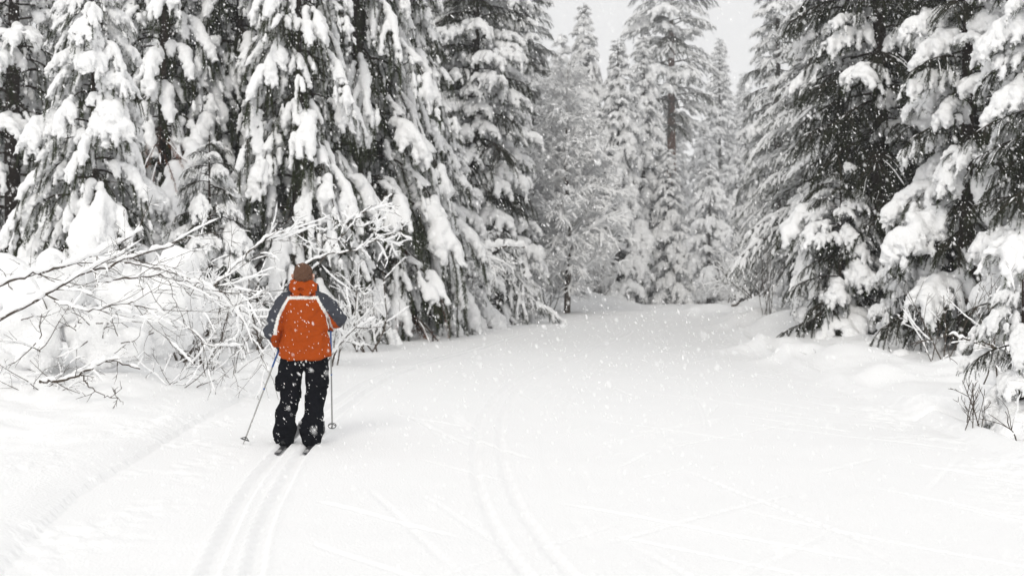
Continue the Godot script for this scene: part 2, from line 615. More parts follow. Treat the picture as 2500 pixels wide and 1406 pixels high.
func make_bough(st: Dictionary, seed_: int) -> Array:
	var r := RandomNumberGenerator.new()
	r.seed = seed_
	var L := 2.0
	var wood := Geo.new()
	var leaf := Geo.new()
	var snow_parts := []                       # [points, radius]
	var stem := PackedVector3Array()
	var a: float = st.rise * r.randf_range(0.7, 1.3)
	var b: float = st.droop * r.randf_range(0.8, 1.2)
	var sway := r.randf_range(-0.12, 0.12)
	for i in 10:
		var t := i / 9.0
		stem.append(Vector3(L * (t - 0.22 * b * t * t), L * (a * t - b * t * t), L * sway * t * t + (r.randf_range(-0.02, 0.02) if i else 0.0)))
	var rad := PackedFloat32Array()
	for i in 10: rad.append(lerpf(0.03, 0.006, i / 9.0))
	wood.tube(stem, rad, 5)
	var col: Color = st.color
	needles_on(leaf, stem, st.per_m, st.needle, st.wide, r, col, 0.25)
	var R: float = st.snow
	snow_parts.append([stem.slice(st.get("snow_from", 3)), R * 1.1])
	var n: int = st.laterals
	for i in n:
		var t := 0.22 + 0.76 * (i + r.randf_range(0.2, 0.8)) / n
		var q := t * 9.0
		var k := mini(int(q), 8)
		var at := stem[k].lerp(stem[k + 1], q - k)
		var tang := (stem[k + 1] - stem[k]).normalized()
		var side := 1.0 if i % 2 == 0 else -1.0
		var ang := side * deg_to_rad(r.randf_range(38, 66))
		var dir := (tang.rotated(Vector3.UP, ang) + Vector3(0, r.randf_range(-0.15, 0.1), 0)).normalized()
		var ll: float = L * st.lateral * (1.0 - 0.62 * t) * r.randf_range(0.75, 1.25) + 0.12
		var lat := line(at, dir, ll, st.lat_drop * r.randf_range(0.6, 1.4), 5, r, 0.02)
		var lr := PackedFloat32Array()
		for j in 6: lr.append(lerpf(0.012, 0.004, j / 5.0))
		wood.tube(lat, lr, 4)
		needles_on(leaf, lat, st.per_m, st.needle, st.wide, r, col)
		if r.randf() < st.cover: snow_parts.append([lat.slice(st.get("lat_from", 1)), R * r.randf_range(0.65, 1.1)])
		for m in int(st.twigs):
			var f := r.randf_range(0.15, 1.0) * 5.0
			var kk := mini(int(f), 4)
			var ta := lat[kk].lerp(lat[kk + 1], f - kk)
			var td := ((lat[kk + 1] - lat[kk]).normalized().rotated(Vector3.UP, r.randf_range(-1.1, 1.1)) + Vector3(0, -st.hang * r.randf_range(0.4, 1.4), 0)).normalized()
			var tw := line(ta, td, st.twig_len * r.randf_range(0.6, 1.4), 0.25, 3, r, 0.04)
			needles_on(leaf, tw, st.per_m, st.needle, st.wide, r, col)
			if r.randf() < st.twig_cover: snow_parts.append([tw, R * r.randf_range(0.3, 0.55)])
	var am := leaf.mesh(M.needles)
	wood.mesh(M.bark, am)
	if st.get("strips", false):
		var g := Geo.new()
		for s in snow_parts:
			g.snow_on(s[0], 0.008, s[1], r, 6)
		return [am, g.mesh(M.tree_snow)]
	var lo := Vector3.INF
	var hi := -Vector3.INF
	for s in snow_parts:
		for p in s[0]:
			lo = lo.min(p); hi = hi.max(p)
	var fd := Field.new(lo - Vector3.ONE * (R * 2.4 + 0.1), hi + Vector3.ONE * (R * 2.8 + 0.1), st.cell)
	fd.below = st.get("below", 1.7)
	for s in snow_parts:
		var p: PackedVector3Array = s[0]
		var pr := 0.0
		for i in p.size() - 1:
			var t0 := (i + 0.3) / (p.size() - 1.0)
			var t1 := (i + 1.0) / (p.size() - 1.0)
			var ra: float = s[1] * (0.35 + 0.75 * pow(sin(PI * clampf(0.12 + 0.78 * t0, 0, 1)), 0.8)) * r.randf_range(0.75, 1.2)
			var rb: float = s[1] * (0.35 + 0.75 * pow(sin(PI * clampf(0.12 + 0.78 * t1, 0, 1)), 0.8)) * r.randf_range(0.75, 1.2)
			if i > 0: ra = pr
			pr = rb
			if r.randf() < st.get("gap", 0.1): continue
			fd.capsule(p[i] + Vector3(0, ra * 0.55, 0), p[i + 1] + Vector3(0, rb * 0.55, 0), ra, rb, R * 0.45)
	fd.extract()
	var nz := FastNoiseLite.new()
	nz.seed = seed_
	nz.frequency = 2.6
	nz.fractal_octaves = 3
	var hz := FastNoiseLite.new()
	hz.seed = seed_ + 1
	hz.frequency = 7.0
	hz.fractal_octaves = 2
	fd.rough(nz, R * 0.5, R * 1.2, hz)
	return [am, fd.mesh(M.tree_snow)]


func make_boughs():
	var green := Color(0.035, 0.045, 0.019)
	var S := {
		"droop": {"rise": 0.22, "droop": 0.8, "laterals": 11, "lateral": 0.36, "lat_drop": 0.75, "twigs": 5, "twig_len": 0.28, "hang": 1.4, "snow": 0.08, "cover": 0.45, "twig_cover": 0.12, "gap": 0.15, "snow_from": 5, "lat_from": 2, "cell": 0.034, "needle": 0.06, "wide": 0.004, "per_m": 150.0, "color": green},
		"tongue": {"rise": 0.3, "droop": 0.95, "laterals": 9, "lateral": 0.3, "lat_drop": 0.9, "twigs": 6, "twig_len": 0.3, "hang": 1.5, "snow": 0.118, "cover": 0.33, "twig_cover": 0.05, "gap": 0.04, "cell": 0.042, "snow_from": 5, "lat_from": 2, "needle": 0.06, "wide": 0.004, "per_m": 150.0, "color": green},
		"cap": {"rise": 0.0, "droop": 0.22, "laterals": 11, "lateral": 0.4, "lat_drop": 0.3, "twigs": 4, "twig_len": 0.24, "hang": 0.6, "snow": 0.12, "cover": 0.85, "twig_cover": 0.3, "gap": 0.18, "cell": 0.042, "needle": 0.055, "wide": 0.004, "per_m": 170.0, "color": green},
		"mound": {"rise": 0.12, "droop": 0.55, "laterals": 8, "lateral": 0.34, "lat_drop": 0.6, "twigs": 5, "twig_len": 0.3, "hang": 1.0, "snow": 0.165, "cover": 0.7, "twig_cover": 0.15, "gap": 0.2, "cell": 0.05, "snow_from": 4, "needle": 0.065, "wide": 0.0045, "per_m": 170.0, "color": green},
		"feather": {"rise": 0.1, "droop": 0.42, "laterals": 18, "lateral": 0.4, "lat_drop": 0.14, "twigs": 6, "twig_len": 0.18, "hang": 0.15, "snow": 0.04, "cover": 0.95, "twig_cover": 0.85, "strips": true, "cell": 0.05, "needle": 0.045, "wide": 0.003, "per_m": 220.0, "color": Color(0.05, 0.056, 0.033)},
		"bare": {"rise": 0.02, "droop": 0.3, "laterals": 14, "lateral": 0.4, "lat_drop": 0.35, "twigs": 5, "twig_len": 0.26, "hang": 0.7, "snow": 0.014, "cover": 0.06, "twig_cover": 0.04, "strips": true, "snow_from": 8, "cell": 0.05, "needle": 0.05, "wide": 0.0035, "per_m": 260.0, "color": Color(0.032, 0.036, 0.022)},
	}
	S["rust"] = S["bare"].duplicate()
	S["rust"].merge({"color": Color(0.19, 0.065, 0.028), "laterals": 8, "twigs": 4, "per_m": 110.0, "cover": 0.5, "droop": 0.6}, true)
	for k in ["cap", "mound", "feather", "droop"]:
		S["laden_" + k] = S[k].duplicate()
		S["laden_" + k].snow *= 1.15
		S["laden_" + k].twig_cover = minf(S[k].twig_cover + 0.25, 0.9)
		S["laden_" + k].cover = 0.95
	var count := {"laden_cap": 3, "laden_mound": 3, "laden_feather": 2, "laden_droop": 3, "rust": 2, "droop": 5, "tongue": 4, "cap": 4, "mound": 4, "feather": 3, "bare": 3}
	for k in S:
		BOUGH[k] = []
		for i in count[k]:
			BOUGH[k].append(make_bough(S[k], 100 + 17 * i + 7 * k.length() + hash(k) % 1000))


# ==================================================================== trees
# sets: bough kinds to draw from; a bough that the camera side shows is a part of its own, the rest of the crown is joined
func conifer(called: String, label: String, x: float, d: float, H: float, R: float, y0: float, sets: Array, seed_: int, o := {}) -> Node3D:
	var r := RandomNumberGenerator.new()
	r.seed = seed_
	var base := Vector3(x, h_at(x, d) - 0.1, -d)
	var t := thing(called, label, "tree", base, o.get("group", ""))
	var tr: float = o.get("trunk", 0.012 * H + 0.04)
	var p := PackedVector3Array()
	var rr := PackedFloat32Array()
	var lean: float = o.get("lean", 0.0)
	for i in 13:
		var f := i / 12.0
		p.append(Vector3(lean * f * f + r.randf_range(-0.02, 0.02) * H * 0.1, H * f, r.randf_range(-0.02, 0.02) * H * 0.1))
		rr.append(maxf(tr * (1.0 - f) * (1.25 if i == 0 else 1.0), 0.012))
	var g := Geo.new()
	g.tube(p, rr, 10)
	part("trunk", g.mesh(M[o.get("bark", "bark")]), t)
	var y := y0
	var yaw := r.randf() * TAU
	var single: int = o.get("single", 90)
	var joined := {}
	var power: float = o.get("power", 0.8)
	var gap: float = o.get("gap", 0.092)
	var face := atan2(-d, -x)                       # direction of the photographer, seen from the tree
	var shown := 1.55 + 0.24 * d
	while y < H - 0.12:
		var f := (y - y0) / (H - y0)
		var len := R * pow(1.0 - f, power) * r.randf_range(0.72, 1.15) + 0.22
		yaw += 2.4 + r.randf_range(-0.5, 0.5)
		var kind: String = sets[r.randi() % sets.size()]
		if o.has("rust") and r.randf() < o.rust and y < 5.0: kind = "rust"
		if o.has("upper") and y > o.upper_from: kind = o.upper
		var i: int = r.randi() % BOUGH[kind].size()
		var s := len / 1.85
		var pitch := lerpf(o.get("pitch", 0.0), 0.45, f * f) + r.randf_range(-0.12, 0.12)
		var bs := Basis(Vector3.UP, yaw) * Basis(Vector3.BACK, pitch) * Basis(Vector3.RIGHT, r.randf_range(-0.15, 0.15))
		var fat := r.randf_range(0.9, 1.25) * (1.0 if s > 0.6 else 1.25)
		var at := Transform3D(bs.scaled_local(Vector3(s, s * fat, s * fat)), Vector3(lean * pow(y / H, 2.0), y, 0))
		# Basis(UP, yaw) sends +x to (cos, 0, -sin)
		var dir := Vector3(cos(yaw), 0, -sin(yaw))
		var toward := dir.dot(Vector3(-x, 0, d).normalized())
		var in_view := y + base.y < shown + 0.8
		if single > 0 and in_view and toward > -0.15:
			single -= 1
			var pb := part("bough", BOUGH[kind][i][0], t)
			pb.transform = at
			part("snow_load", BOUGH[kind][i][1], pb)
		else:
			var key := [kind, i]
			if not joined.has(key): joined[key] = []
			joined[key].append(at)
		y += gap * (0.55 + 0.8 * (1.0 - f)) * r.randf_range(0.7, 1.3) * o.get("sparse", 1.0)
	for key in joined:
		many("crown", BOUGH[key[0]][key[1]][0], joined[key], t)
		many("crown_snow", BOUGH[key[0]][key[1]][1], joined[key], t)
	return t


func make_forest():
	# left front row
	conifer("fir_tree", "slender fir bent under big round snow clumps at the far left of the front row", -8.20, 24.00, 7.6, 1.75, 0.5, ["mound", "tongue", "mound", "tongue"], 1, {"power": 0.75, "gap": 0.09})
	conifer("young_fir_tree", "short young fir with rounded snow caps standing between the tall drooping trees", -6.17, 25.00, 4.3, 0.95, 0.35, ["mound", "bare", "cap"], 2, {"power": 0.7, "gap": 0.085})
	conifer("fir_tree", "tall drooping fir directly behind the clumpy fir and the young fir", -8.50, 30.00, 15.0, 2.6, 0.6, ["tongue", "droop"], 3, {"rust": 0.04})
	conifer("fir_tree", "tall fir with hanging snow tongues left above the skier", -6.87, 31.00, 15.0, 2.6, 0.6, ["tongue", "droop", "tongue"], 4)
	conifer("fir_tree", "drooping fir with tangled snowy boughs right above the skier", -5.07, 29.00, 13.0, 2.4, 0.5, ["droop", "tongue"], 5)
	conifer("fir_tree", "open old fir with a dark bare trunk in view behind the skier's right shoulder", -4.05, 32.00, 17.0, 3.0, 0.4, ["droop", "droop", "tongue"], 6, {"sparse": 1.3, "trunk": 0.2, "rust": 0.12})
	conifer("fir_tree", "narrow drooping fir at the right end of the left front row", -2.83, 34.00, 12.0, 2.2, 0.3, ["droop", "tongue"], 7)
	conifer("young_spruce_tree", "young spruce loaded with snow knobs in front of the tall capped spruce", -1.91, 37.00, 5.9, 1.5, 0.3, ["cap", "mound"], 8)
	conifer("spruce_tree", "tall dark spruce with many small level snow caps left of the frosted larch", -1.29, 43.00, 19.0, 2.3, 0.4, ["cap", "cap", "bare"], 9, {"gap": 0.09, "power": 0.6})
	conifer("spruce_tree", "dark spruce behind the level-capped spruce, against the sky's left edge", 0.70, 60.00, 21.0, 1.7, 0.4, ["cap", "bare"], 10, {"single": 40, "power": 0.6})
	conifer("young_spruce_tree", "low fir whose green boughs trail onto the left trail bank", -0.47, 40.00, 3.2, 1.9, 0.2, ["droop", "feather"], 12, {"power": 0.6, "gap": 0.07})
	# middle distance
	conifer("spruce_tree", "thin-topped conifer rising behind the frosted larch", 3.68, 63.00, 15.2, 2.0, 0.6, ["laden_mound", "laden_droop", "laden_cap"], 13, {"single": 40, "power": 0.8})
	conifer("spruce_tree", "snowy spruce with a pointed dark tip right of the frosted larch", 5.37, 62.00, 13.2, 1.8, 0.4, ["laden_mound", "cap"], 14, {"single": 50})
	conifer("spruce_tree", "snowy spruce leaning on the red-barked pine's left side", 6.98, 65.00, 14.2, 1.8, 0.4, ["laden_mound", "cap", "laden_droop"], 15, {"single": 50})
	conifer("pine_tree", "tallest distant pine with a reddish trunk and a dark broad crown", 9.88, 76.00, 27.0, 2.5, 10.5, ["cap", "bare", "feather"], 16, {"single": 30, "trunk": 0.42, "bark": "red_bark", "power": 0.3, "gap": 0.13, "pitch": 0.25})
	conifer("spruce_tree", "slim spruce at the foot of the red-barked pine", 8.15, 64.00, 8.3, 1.3, 0.3, ["laden_cap", "laden_mound"], 17, {"single": 40})
	conifer("spruce_tree", "pale hazy spruce straight above the trail crest", 12.67, 80.00, 9.8, 1.5, 0.3, ["laden_mound", "laden_cap"], 18, {"single": 30})
	conifer("spruce_tree", "far hazy conifer with a ragged top right of the tall pine", 16.59, 98.00, 22.0, 2.4, 0.5, ["laden_feather", "laden_cap"], 19, {"single": 30, "power": 0.7})
	conifer("spruce_tree", "farthest faint conifer seen just left of the feathery right tree", 18.93, 100.00, 20.0, 2.2, 0.5, ["laden_feather", "laden_cap"], 20, {"single": 30, "power": 0.7})
	conifer("young_spruce_tree", "small white spruce like a ghost beside the left end of the crest", 2.94, 58.00, 2.3, 0.55, 0.2, ["mound"], 21, {"power": 0.6, "gap": 0.06})
	# right
	conifer("fir_tree", "feathery fir whose long fine boughs reach left over the trail", 9.87, 37.00, 15.5, 2.75, 2.0, ["feather"], 22, {"power": 0.95, "gap": 0.08, "pitch": 0.16})
	conifer("fir_tree", "tall black-looking fir with bare dark boughs and a brown trunk at right", 8.70, 29.00, 19.0, 2.0, 0.6, ["bare", "bare", "bare", "cap"], 23, {"power": 0.45, "gap": 0.07, "trunk": 0.24})
	conifer("young_spruce_tree", "young spruce with small snow caps at the foot of the black-looking fir", 7.51, 28.00, 4.1, 1.25, 0.2, ["cap", "bare", "mound"], 24, {"power": 0.6})
	conifer("fir_tree", "fir carrying the biggest snow mounds, right of the dark trunk", 9.29, 25.00, 13.0, 1.55, 0.4, ["mound", "bare", "mound", "bare", "cap"], 25, {"power": 0.5, "gap": 0.1})
	conifer("fir_tree", "snow-heavy fir cut off by the right edge of the photo", 9.90, 22.00, 11.0, 1.6, 0.4, ["mound", "bare", "cap", "bare"], 26, {"power": 0.5})
	conifer("young_fir_tree", "little snow-covered fir leaning out at the lower right corner", 5.42, 13.00, 1.6, 0.45, 0.1, ["mound", "bare", "cap"], 27, {"power": 0.6, "gap": 0.05})
	conifer("young_spruce_tree", "small drooping fir right behind the bare saplings at right", 8.36, 26.00, 2.6, 0.75, 0.1, ["mound", "droop"], 28, {"power": 0.6, "gap": 0.07})
	# the forest behind: not told apart in the photo
	var back := "dim snowy conifers deep in the forest"
	var r := RandomNumberGenerator.new()
	r.seed = 5
	var rows := [[-14.5, 33, 15], [-12.2, 30, 14], [-17.0, 40, 17], [-14.0, 42, 17], [-11.0, 38, 17], [-9.0, 42, 18], [-7.0, 39, 17], [-5.2, 43, 18], [-3.4, 46, 18], [-1.5, 50, 18], [-18.0, 50, 18], [-13.0, 52, 18], [-8.0, 54, 19], [-3.0, 58, 19], [-0.2, 60, 16]]
	for q in rows:
		conifer("fir_tree", "dim snowy conifer deep in the forest behind the left front row", q[0], q[1], q[2] + r.randf() * 3.0, 2.5, 0.5, ["droop", "tongue", "cap"], 200 + r.randi() % 999, {"single": 0, "group": back + " at left", "gap": 0.12})
	rows = [[13.0, 34, 17], [11.5, 40, 18], [15.0, 42, 18], [11.0, 29, 16], [12.5, 26, 14], [17.5, 38, 18], [14.5, 52, 18], [19.0, 55, 18], [13.0, 60, 18]]
	for q in rows:
		conifer("fir_tree", "dim dark conifer deep in the forest behind the right front row", q[0], q[1], q[2] + r.randf() * 3.0, 2.4, 0.5, ["bare", "feather", "cap"], 300 + r.randi() % 999, {"single": 0, "group": back + " at right", "gap": 0.12})
	rows = [[5.0, 78, 14], [8.5, 84, 14], [11.5, 90, 13], [13.8, 88, 12], [15.0, 82, 10], [17.5, 92, 14], [19.5, 88, 15], [17.0, 76, 9], [21.0, 100, 18], [23.0, 92, 18], [14.0, 104, 16], [3.0, 74, 15], [18.8, 68, 10], [16.0, 64, 8], [11.9, 74, 7]]
	for q in rows:
		conifer("spruce_tree", "pale hazy conifer in the far mass of trees beyond the trail crest", q[0], q[1], q[2] + r.randf() * 2.0, 2.1, 0.3, ["laden_mound", "laden_cap", "laden_droop"], 400 + r.randi() % 999, {"single": 0, "group": "pale hazy conifers beyond the crest", "gap": 0.13, "power": 0.7})


# ==================================================================== bare trees, shrubs and snow heaps
# a branch with side twigs: wood into w, the snow it carries into s
func grow(w: Geo, s: Geo, r: RandomNumberGenerator, a: Vector3, dir: Vector3, len: float, rad: float, level: int, o: Dictionary):
	var seg := 6 if level > 0 else 4
	var p := PackedVector3Array([a])
	var rr := PackedFloat32Array([rad])
	var q := a
	var dd := dir.normalized()
	for i in seg:
		dd = (dd + Vector3(r.randfn(), r.randfn() * 0.7, r.randfn()) * o.wob + Vector3(0, -o.sag * (1.0 if level < o.levels else o.get("trunk_sag", 0.0)), 0)).normalized()
		q += dd * len / seg
		p.append(q)
		rr.append(lerpf(rad, rad * 0.45, (i + 1.0) / seg))
	w.tube(p, rr, 5 if level > 1 else 4)
	if r.randf() < o.cover and absf(dd.y) < 0.93:
		s.snow_on(p.slice(0 if level < o.levels else 1), rad * 0.4, o.snow * (0.55 + 0.35 * level) * r.randf_range(0.7, 1.2), r, 6)
	if level == 0: return
	var kids: int = o.kids[level - 1]
	for k in kids:
		var t := r.randf_range(0.22, 1.0)
		var f := t * seg
		var i := mini(int(f), seg - 1)
		var at := p[i].lerp(p[i + 1], f - i)
		var tang := (p[i + 1] - p[i]).normalized()
		var out := tang.cross(Vector3(r.randfn(), r.randfn(), r.randfn())).normalized()
		var nd: Vector3 = (tang * r.randf_range(0.5, 1.1) + out * r.randf_range(0.5, 1.0) + Vector3(0, o.get("lift", 0.0), 0)).normalized()
		grow(w, s, r, at, nd, len * o.shrink * r.randf_range(0.6, 1.2) * (1.15 - 0.5 * t), maxf(rad * 0.5 * (1.1 - 0.4 * t), o.thin), level - 1, o)


func shrub(called: String, label: String, category: String, at: Vector3, stems: Array, o: Dictionary, seed_: int, group := "") -> Node3D:
	var r := RandomNumberGenerator.new()
	r.seed = seed_
	var t := thing(called, label, category, at, group)
	var kinds := []
	for i in mini(stems.size(), 5):
		var st: Array = stems[i]
		var w := Geo.new()
		var s := Geo.new()
		grow(w, s, r, Vector3.ZERO, st[1], st[2], st[3], o.levels, o)
		kinds.append([w.mesh(M.twig_bark), s.mesh(M.tree_snow)])
	for i in stems.size():
		var k: Array = kinds[i % kinds.size()]
		var b := part(o.get("part", "branch"), k[0], t)
		var sc := r.randf_range(0.8, 1.15)
		b.transform = Transform3D(Basis(Vector3.UP, 0.0 if i < kinds.size() else r.randf() * TAU).scaled(Vector3.ONE * sc), stems[i][0])
		if k[1].get_surface_count(): part("snow_layer", k[1], b)
	return t


# a bough along given points with side twigs
func limb(label: String, pts: Array, rad: float, snow: float, twigs: int, seed_: int, o: Dictionary):
	var r := RandomNumberGenerator.new()
	r.seed = seed_
	var base: Vector3 = pts[0]
	var t := thing("bare_branch", label, "branch", base)
	var c := Curve3D.new()
	for i in pts.size():
		var tan := (Vector3(pts[mini(i + 1, pts.size() - 1)]) - Vector3(pts[maxi(i - 1, 0)])) / 6.0
		c.add_point(Vector3(pts[i]) - base, -tan, tan)
	var n := 24
	var p := PackedVector3Array()
	var rr := PackedFloat32Array()
	for i in n + 1:
		var f := float(i) / n
		p.append(c.sample_baked(c.get_baked_length() * f) + Vector3(r.randfn(), r.randfn(), r.randfn()) * 0.012)
		rr.append(lerpf(rad, rad * 0.3, f))
	var w := Geo.new()
	w.tube(p, rr, 7)
	part("stem", w.mesh(M.twig_bark), t)
	if snow > 0.0:
		var s := Geo.new()
		var i := 0
		while i < n - 2:
			var run := r.randi_range(4, 11)
			s.snow_on(p.slice(i, mini(i + run, n) + 1), rad * 0.5, snow * r.randf_range(0.6, 1.25) * (1.0 - 0.45 * i / n), r, 8)
			i += run + (1 if r.randf() < 0.5 else 0)
		part("snow_layer", s.mesh(M.tree_snow), t)
	for k in twigs:
		var f := r.randf_range(0.15, 1.0) * n
		var i := mini(int(f), n - 1)
		var tang := (p[i + 1] - p[i]).normalized()
		var out := tang.cross(Vector3(r.randfn(), r.randfn(), r.randfn() )).normalized()
		var tw := Geo.new()
		var ts := Geo.new()
		var dir: Vector3 = tang * r.randf_range(0.5, 1.1) + out * 0.8 + o.get("pull", Vector3.ZERO)
		grow(tw, ts, r, p[i], dir, o.twig * r.randf_range(0.5, 1.3), maxf(rad * 0.28, 0.005), o.levels, o)
		var b := part("twig", tw.mesh(M.twig_bark), t)
		if ts.ix.size(): part("snow_line", ts.mesh(M.tree_snow), b)


func heap(label: String, balls: Array, seed_: int, twigs: int):
	var r := RandomNumberGenerator.new()
	r.seed = seed_
	var base: Vector3 = balls[0][0]
	base.y = h_at(base.x, -base.z)
	var t := thing("snow_covered_shrub", label, "shrub", base)
	var lo := Vector3.INF
	var hi := -Vector3.INF
	for b in balls:
		lo = lo.min(b[0] - base - Vector3.ONE * (b[1] * 1.5 + 0.2))
		hi = hi.max(b[0] - base + Vector3.ONE * (b[1] * 1.5 + 0.2))
	lo.y = maxf(lo.y, -0.5)
	var f := Field.new(lo, hi, 0.05)
	for b in balls:
		var c: Vector3 = b[0] - base
		f.capsule(c, c + Vector3(r.randf_range(-0.15, 0.15), -b[1] * 0.4, r.randf_range(-0.1, 0.1)), b[1] * 0.85, b[1], 0.22)
	f.extract()
	var nz := FastNoiseLite.new()
	nz.seed = seed_
	nz.frequency = 1.1
	nz.fractal_octaves = 3
	var hz := FastNoiseLite.new()
	hz.seed = seed_ + 1
	hz.frequency = 5.0
	f.rough(nz, 0.22, 0.1, hz)
	part("snow_cover", f.mesh(M.tree_snow), t)
	var w := Geo.new()
	var s := Geo.new()
	for k in twigs:
		var b: Array = balls[r.randi() % balls.size()]
		var a: Vector3 = b[0] - base + Vector3(r.randf_range(-0.5, 0.5), r.randf_range(-0.6, 0.4), 0.9) * b[1]
		grow(w, s, r, a, Vector3(r.randfn(), r.randfn() * 0.6 + 0.1, 0.6), r.randf_range(0.3, 0.9), 0.008, 1, {"levels": 1, "wob": 0.16, "sag": 0.05, "kids": [4], "shrink": 0.6, "thin": 0.004, "cover": 0.4, "snow": 0.02})
	if twigs:
		tag(part("twigs", w.mesh(M.twig_bark), t), "", "", "", "stuff")
		if s.ix.size(): tag(part("twig_snow", s.mesh(M.tree_snow), t), "", "", "", "stuff")


func make_undergrowth():
	# the frosted larch-like tree left of the crest
	var lx := 2.15
	var stems := []
	var r := RandomNumberGenerator.new()
	r.seed = 40
	var big := {"levels": 2, "wob": 0.09, "sag": 0.1, "trunk_sag": 0.06, "kids": [9, 10], "shrink": 0.5, "thin": 0.005, "cover": 1.0, "snow": 0.06, "lift": 0.05}
	var tree := thing("frosted_tree", "airy bare tree with every fine twig frosted white, left of the crest", "tree", Vector3(lx, h_at(lx, 48.0) - 0.1, -48.0))
	var tg := Geo.new()
	tg.tube(PackedVector3Array([Vector3(0, 0, 0), Vector3(0.1, 3, 0), Vector3(-0.05, 6, 0.05), Vector3(0.05, 9.9, 0)]), PackedFloat32Array([0.13, 0.1, 0.06, 0.012]), 8)
	part("trunk", tg.mesh(M.twig_bark), tree)
	var kinds := []
	for i in 9:
		var w := Geo.new()
		var s := Geo.new()
		grow(w, s, r, Vector3.ZERO, Vector3(1.0, 0.75, r.randf_range(-0.2, 0.2)), 2.0, 0.026, 2, big)
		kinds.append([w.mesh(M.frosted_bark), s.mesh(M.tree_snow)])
	for i in 100:
		var y := 0.7 + 8.9 * pow(i / 99.0, 0.9)
		var len := 2.6 * pow(1.0 - y / 10.4, 0.6) * r.randf_range(0.7, 1.15) + 0.2
		var k: Array = kinds[i % 9]
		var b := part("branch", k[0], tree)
		b.transform = Transform3D(Basis(Vector3.UP, i * 2.4 + r.randf()).scaled(Vector3.ONE * len / 2.0), Vector3(0, y, 0))
		part("snow_layer", k[1], b)
	# snow heaps over buried bushes at left
	heap("big rounded snow heap over a bush at the left edge", [[Vector3(-6.592, 1.783, -17.50), 0.27], [Vector3(-7.061, 1.520, -17.80), 0.3], [Vector3(-7.500, 1.580, -18.00), 0.36], [Vector3(-6.453, 1.315, -17.60), 0.33], [Vector3(-7.018, 1.115, -17.40), 0.34], [Vector3(-6.195, 1.918, -18.40), 0.2], [Vector3(-6.651, 0.776, -17.20), 0.3], [Vector3(-6.360, 1.580, -18.00), 0.25]], 51, 14)
	heap("smooth snow dome sloping right, in front of the leaning branches", [[Vector3(-5.733, 0.948, -17.20), 0.36], [Vector3(-5.270, 0.785, -17.00), 0.27], [Vector3(-6.160, 0.934, -17.60), 0.4]], 52, 10)
	heap("flat-topped snow pillow behind the bare twigs", [[Vector3(-5.467, 1.783, -20.00), 0.36], [Vector3(-5.800, 1.583, -20.00), 0.4], [Vector3(-5.267, 1.317, -20.00), 0.4], [Vector3(-5.553, 1.060, -19.60), 0.45]], 53, 10)
	heap("snow pile between the big heap and the young fir", [[Vector3(-6.560, 1.926, -20.50), 0.3], [Vector3(-6.428, 1.516, -20.30), 0.5], [Vector3(-6.195, 1.112, -20.20), 0.5]], 54, 6)
	heap("low snow pile at the foot of the left fir row beside the skier", [[Vector3(-5.520, 0.950, -24.00), 0.5], [Vector3(-5.250, 0.758, -25.00), 0.5], [Vector3(-6.000, 1.342, -25.00), 0.45]], 55, 12)
	heap("small white heap left behind the big rounded heap", [[Vector3(-8.800, 1.660, -22.00), 0.4], [Vector3(-8.400, 1.738, -22.50), 0.42], [Vector3(-7.875, 1.663, -22.50), 0.4]], 56, 4)
	heap("snow mound under the trailing boughs on the left bank", [[Vector3(-2.100, 1.010, -36.00), 0.55], [Vector3(-2.248, 0.544, -35.50), 0.5]], 57, 4)
	heap("white snow bump at the right foot of the dark trunk", [[Vector3(7.840, 0.039, -24.50), 0.22], [Vector3(7.523, -0.021, -24.80), 0.18]], 58, 3)
	heap("snow-capped stump lying near the right trail edge", [[Vector3(5.310, 0.158, -23.60), 0.25], [Vector3(5.633, 0.201, -23.80), 0.22]], 59, 5)
	heap("snow pillow low in the lower right corner beside the little fir", [[Vector3(5.002, 0.005, -12.20), 0.14], [Vector3(5.021, 0.029, -12.50), 0.11], [Vector3(5.292, 0.143, -12.60), 0.2]], 60, 6)
	heap("round snow load on a bush under the snow-heavy right edge fir", [[Vector3(6.913, 0.615, -17.00), 0.28], [Vector3(7.083, 0.388, -17.00), 0.35]], 61, 5)
	# bare branches leaning out at left
	var fine := {"twig": 1.0, "levels": 2, "wob": 0.13, "sag": 0.02, "kids": [3, 3], "shrink": 0.55, "thin": 0.0032, "cover": 0.4, "snow": 0.016, "pull": Vector3(0.5, -0.25, 0.2)}
	limb("thick snow-topped branch leaning in from the left edge, lower of two", [Vector3(-6.880, 0.990, -16.00), Vector3(-6.347, 1.283, -16.00), Vector3(-5.903, 1.577, -16.10), Vector3(-5.508, 1.739, -16.20), Vector3(-5.029, 1.933, -16.40), Vector3(-4.593, 2.076, -16.60)], 0.03, 0.05, 9, 61, fine)
	limb("snow-topped branch leaning in from the left edge, upper of two", [Vector3(-7.138, 1.467, -16.60), Vector3(-6.585, 1.677, -16.60), Vector3(-6.160, 1.802, -16.80), Vector3(-5.667, 2.003, -17.00), Vector3(-5.249, 2.333, -17.40)], 0.026, 0.06, 7, 62, fine)
	limb("long nearly level branch crossing the snow pillow", [Vector3(-5.549, 1.577, -16.40), Vector3(-5.162, 1.631, -16.30), Vector3(-4.727, 1.659, -16.30), Vector3(-4.212, 1.577, -16.20), Vector3(-3.703, 1.416, -16.10)], 0.016, 0.035, 10, 63, fine)
	limb("thin branch arching down toward the skier's left pole", [Vector3(-5.973, 1.337, -16.00), Vector3(-5.459, 1.206, -15.90), Vector3(-5.056, 1.313, -15.80), Vector3(-4.582, 1.208, -15.80), Vector3(-4.108, 0.944, -15.80), Vector3(-3.845, 0.734, -15.80)], 0.012, 0.03, 10, 64, fine)
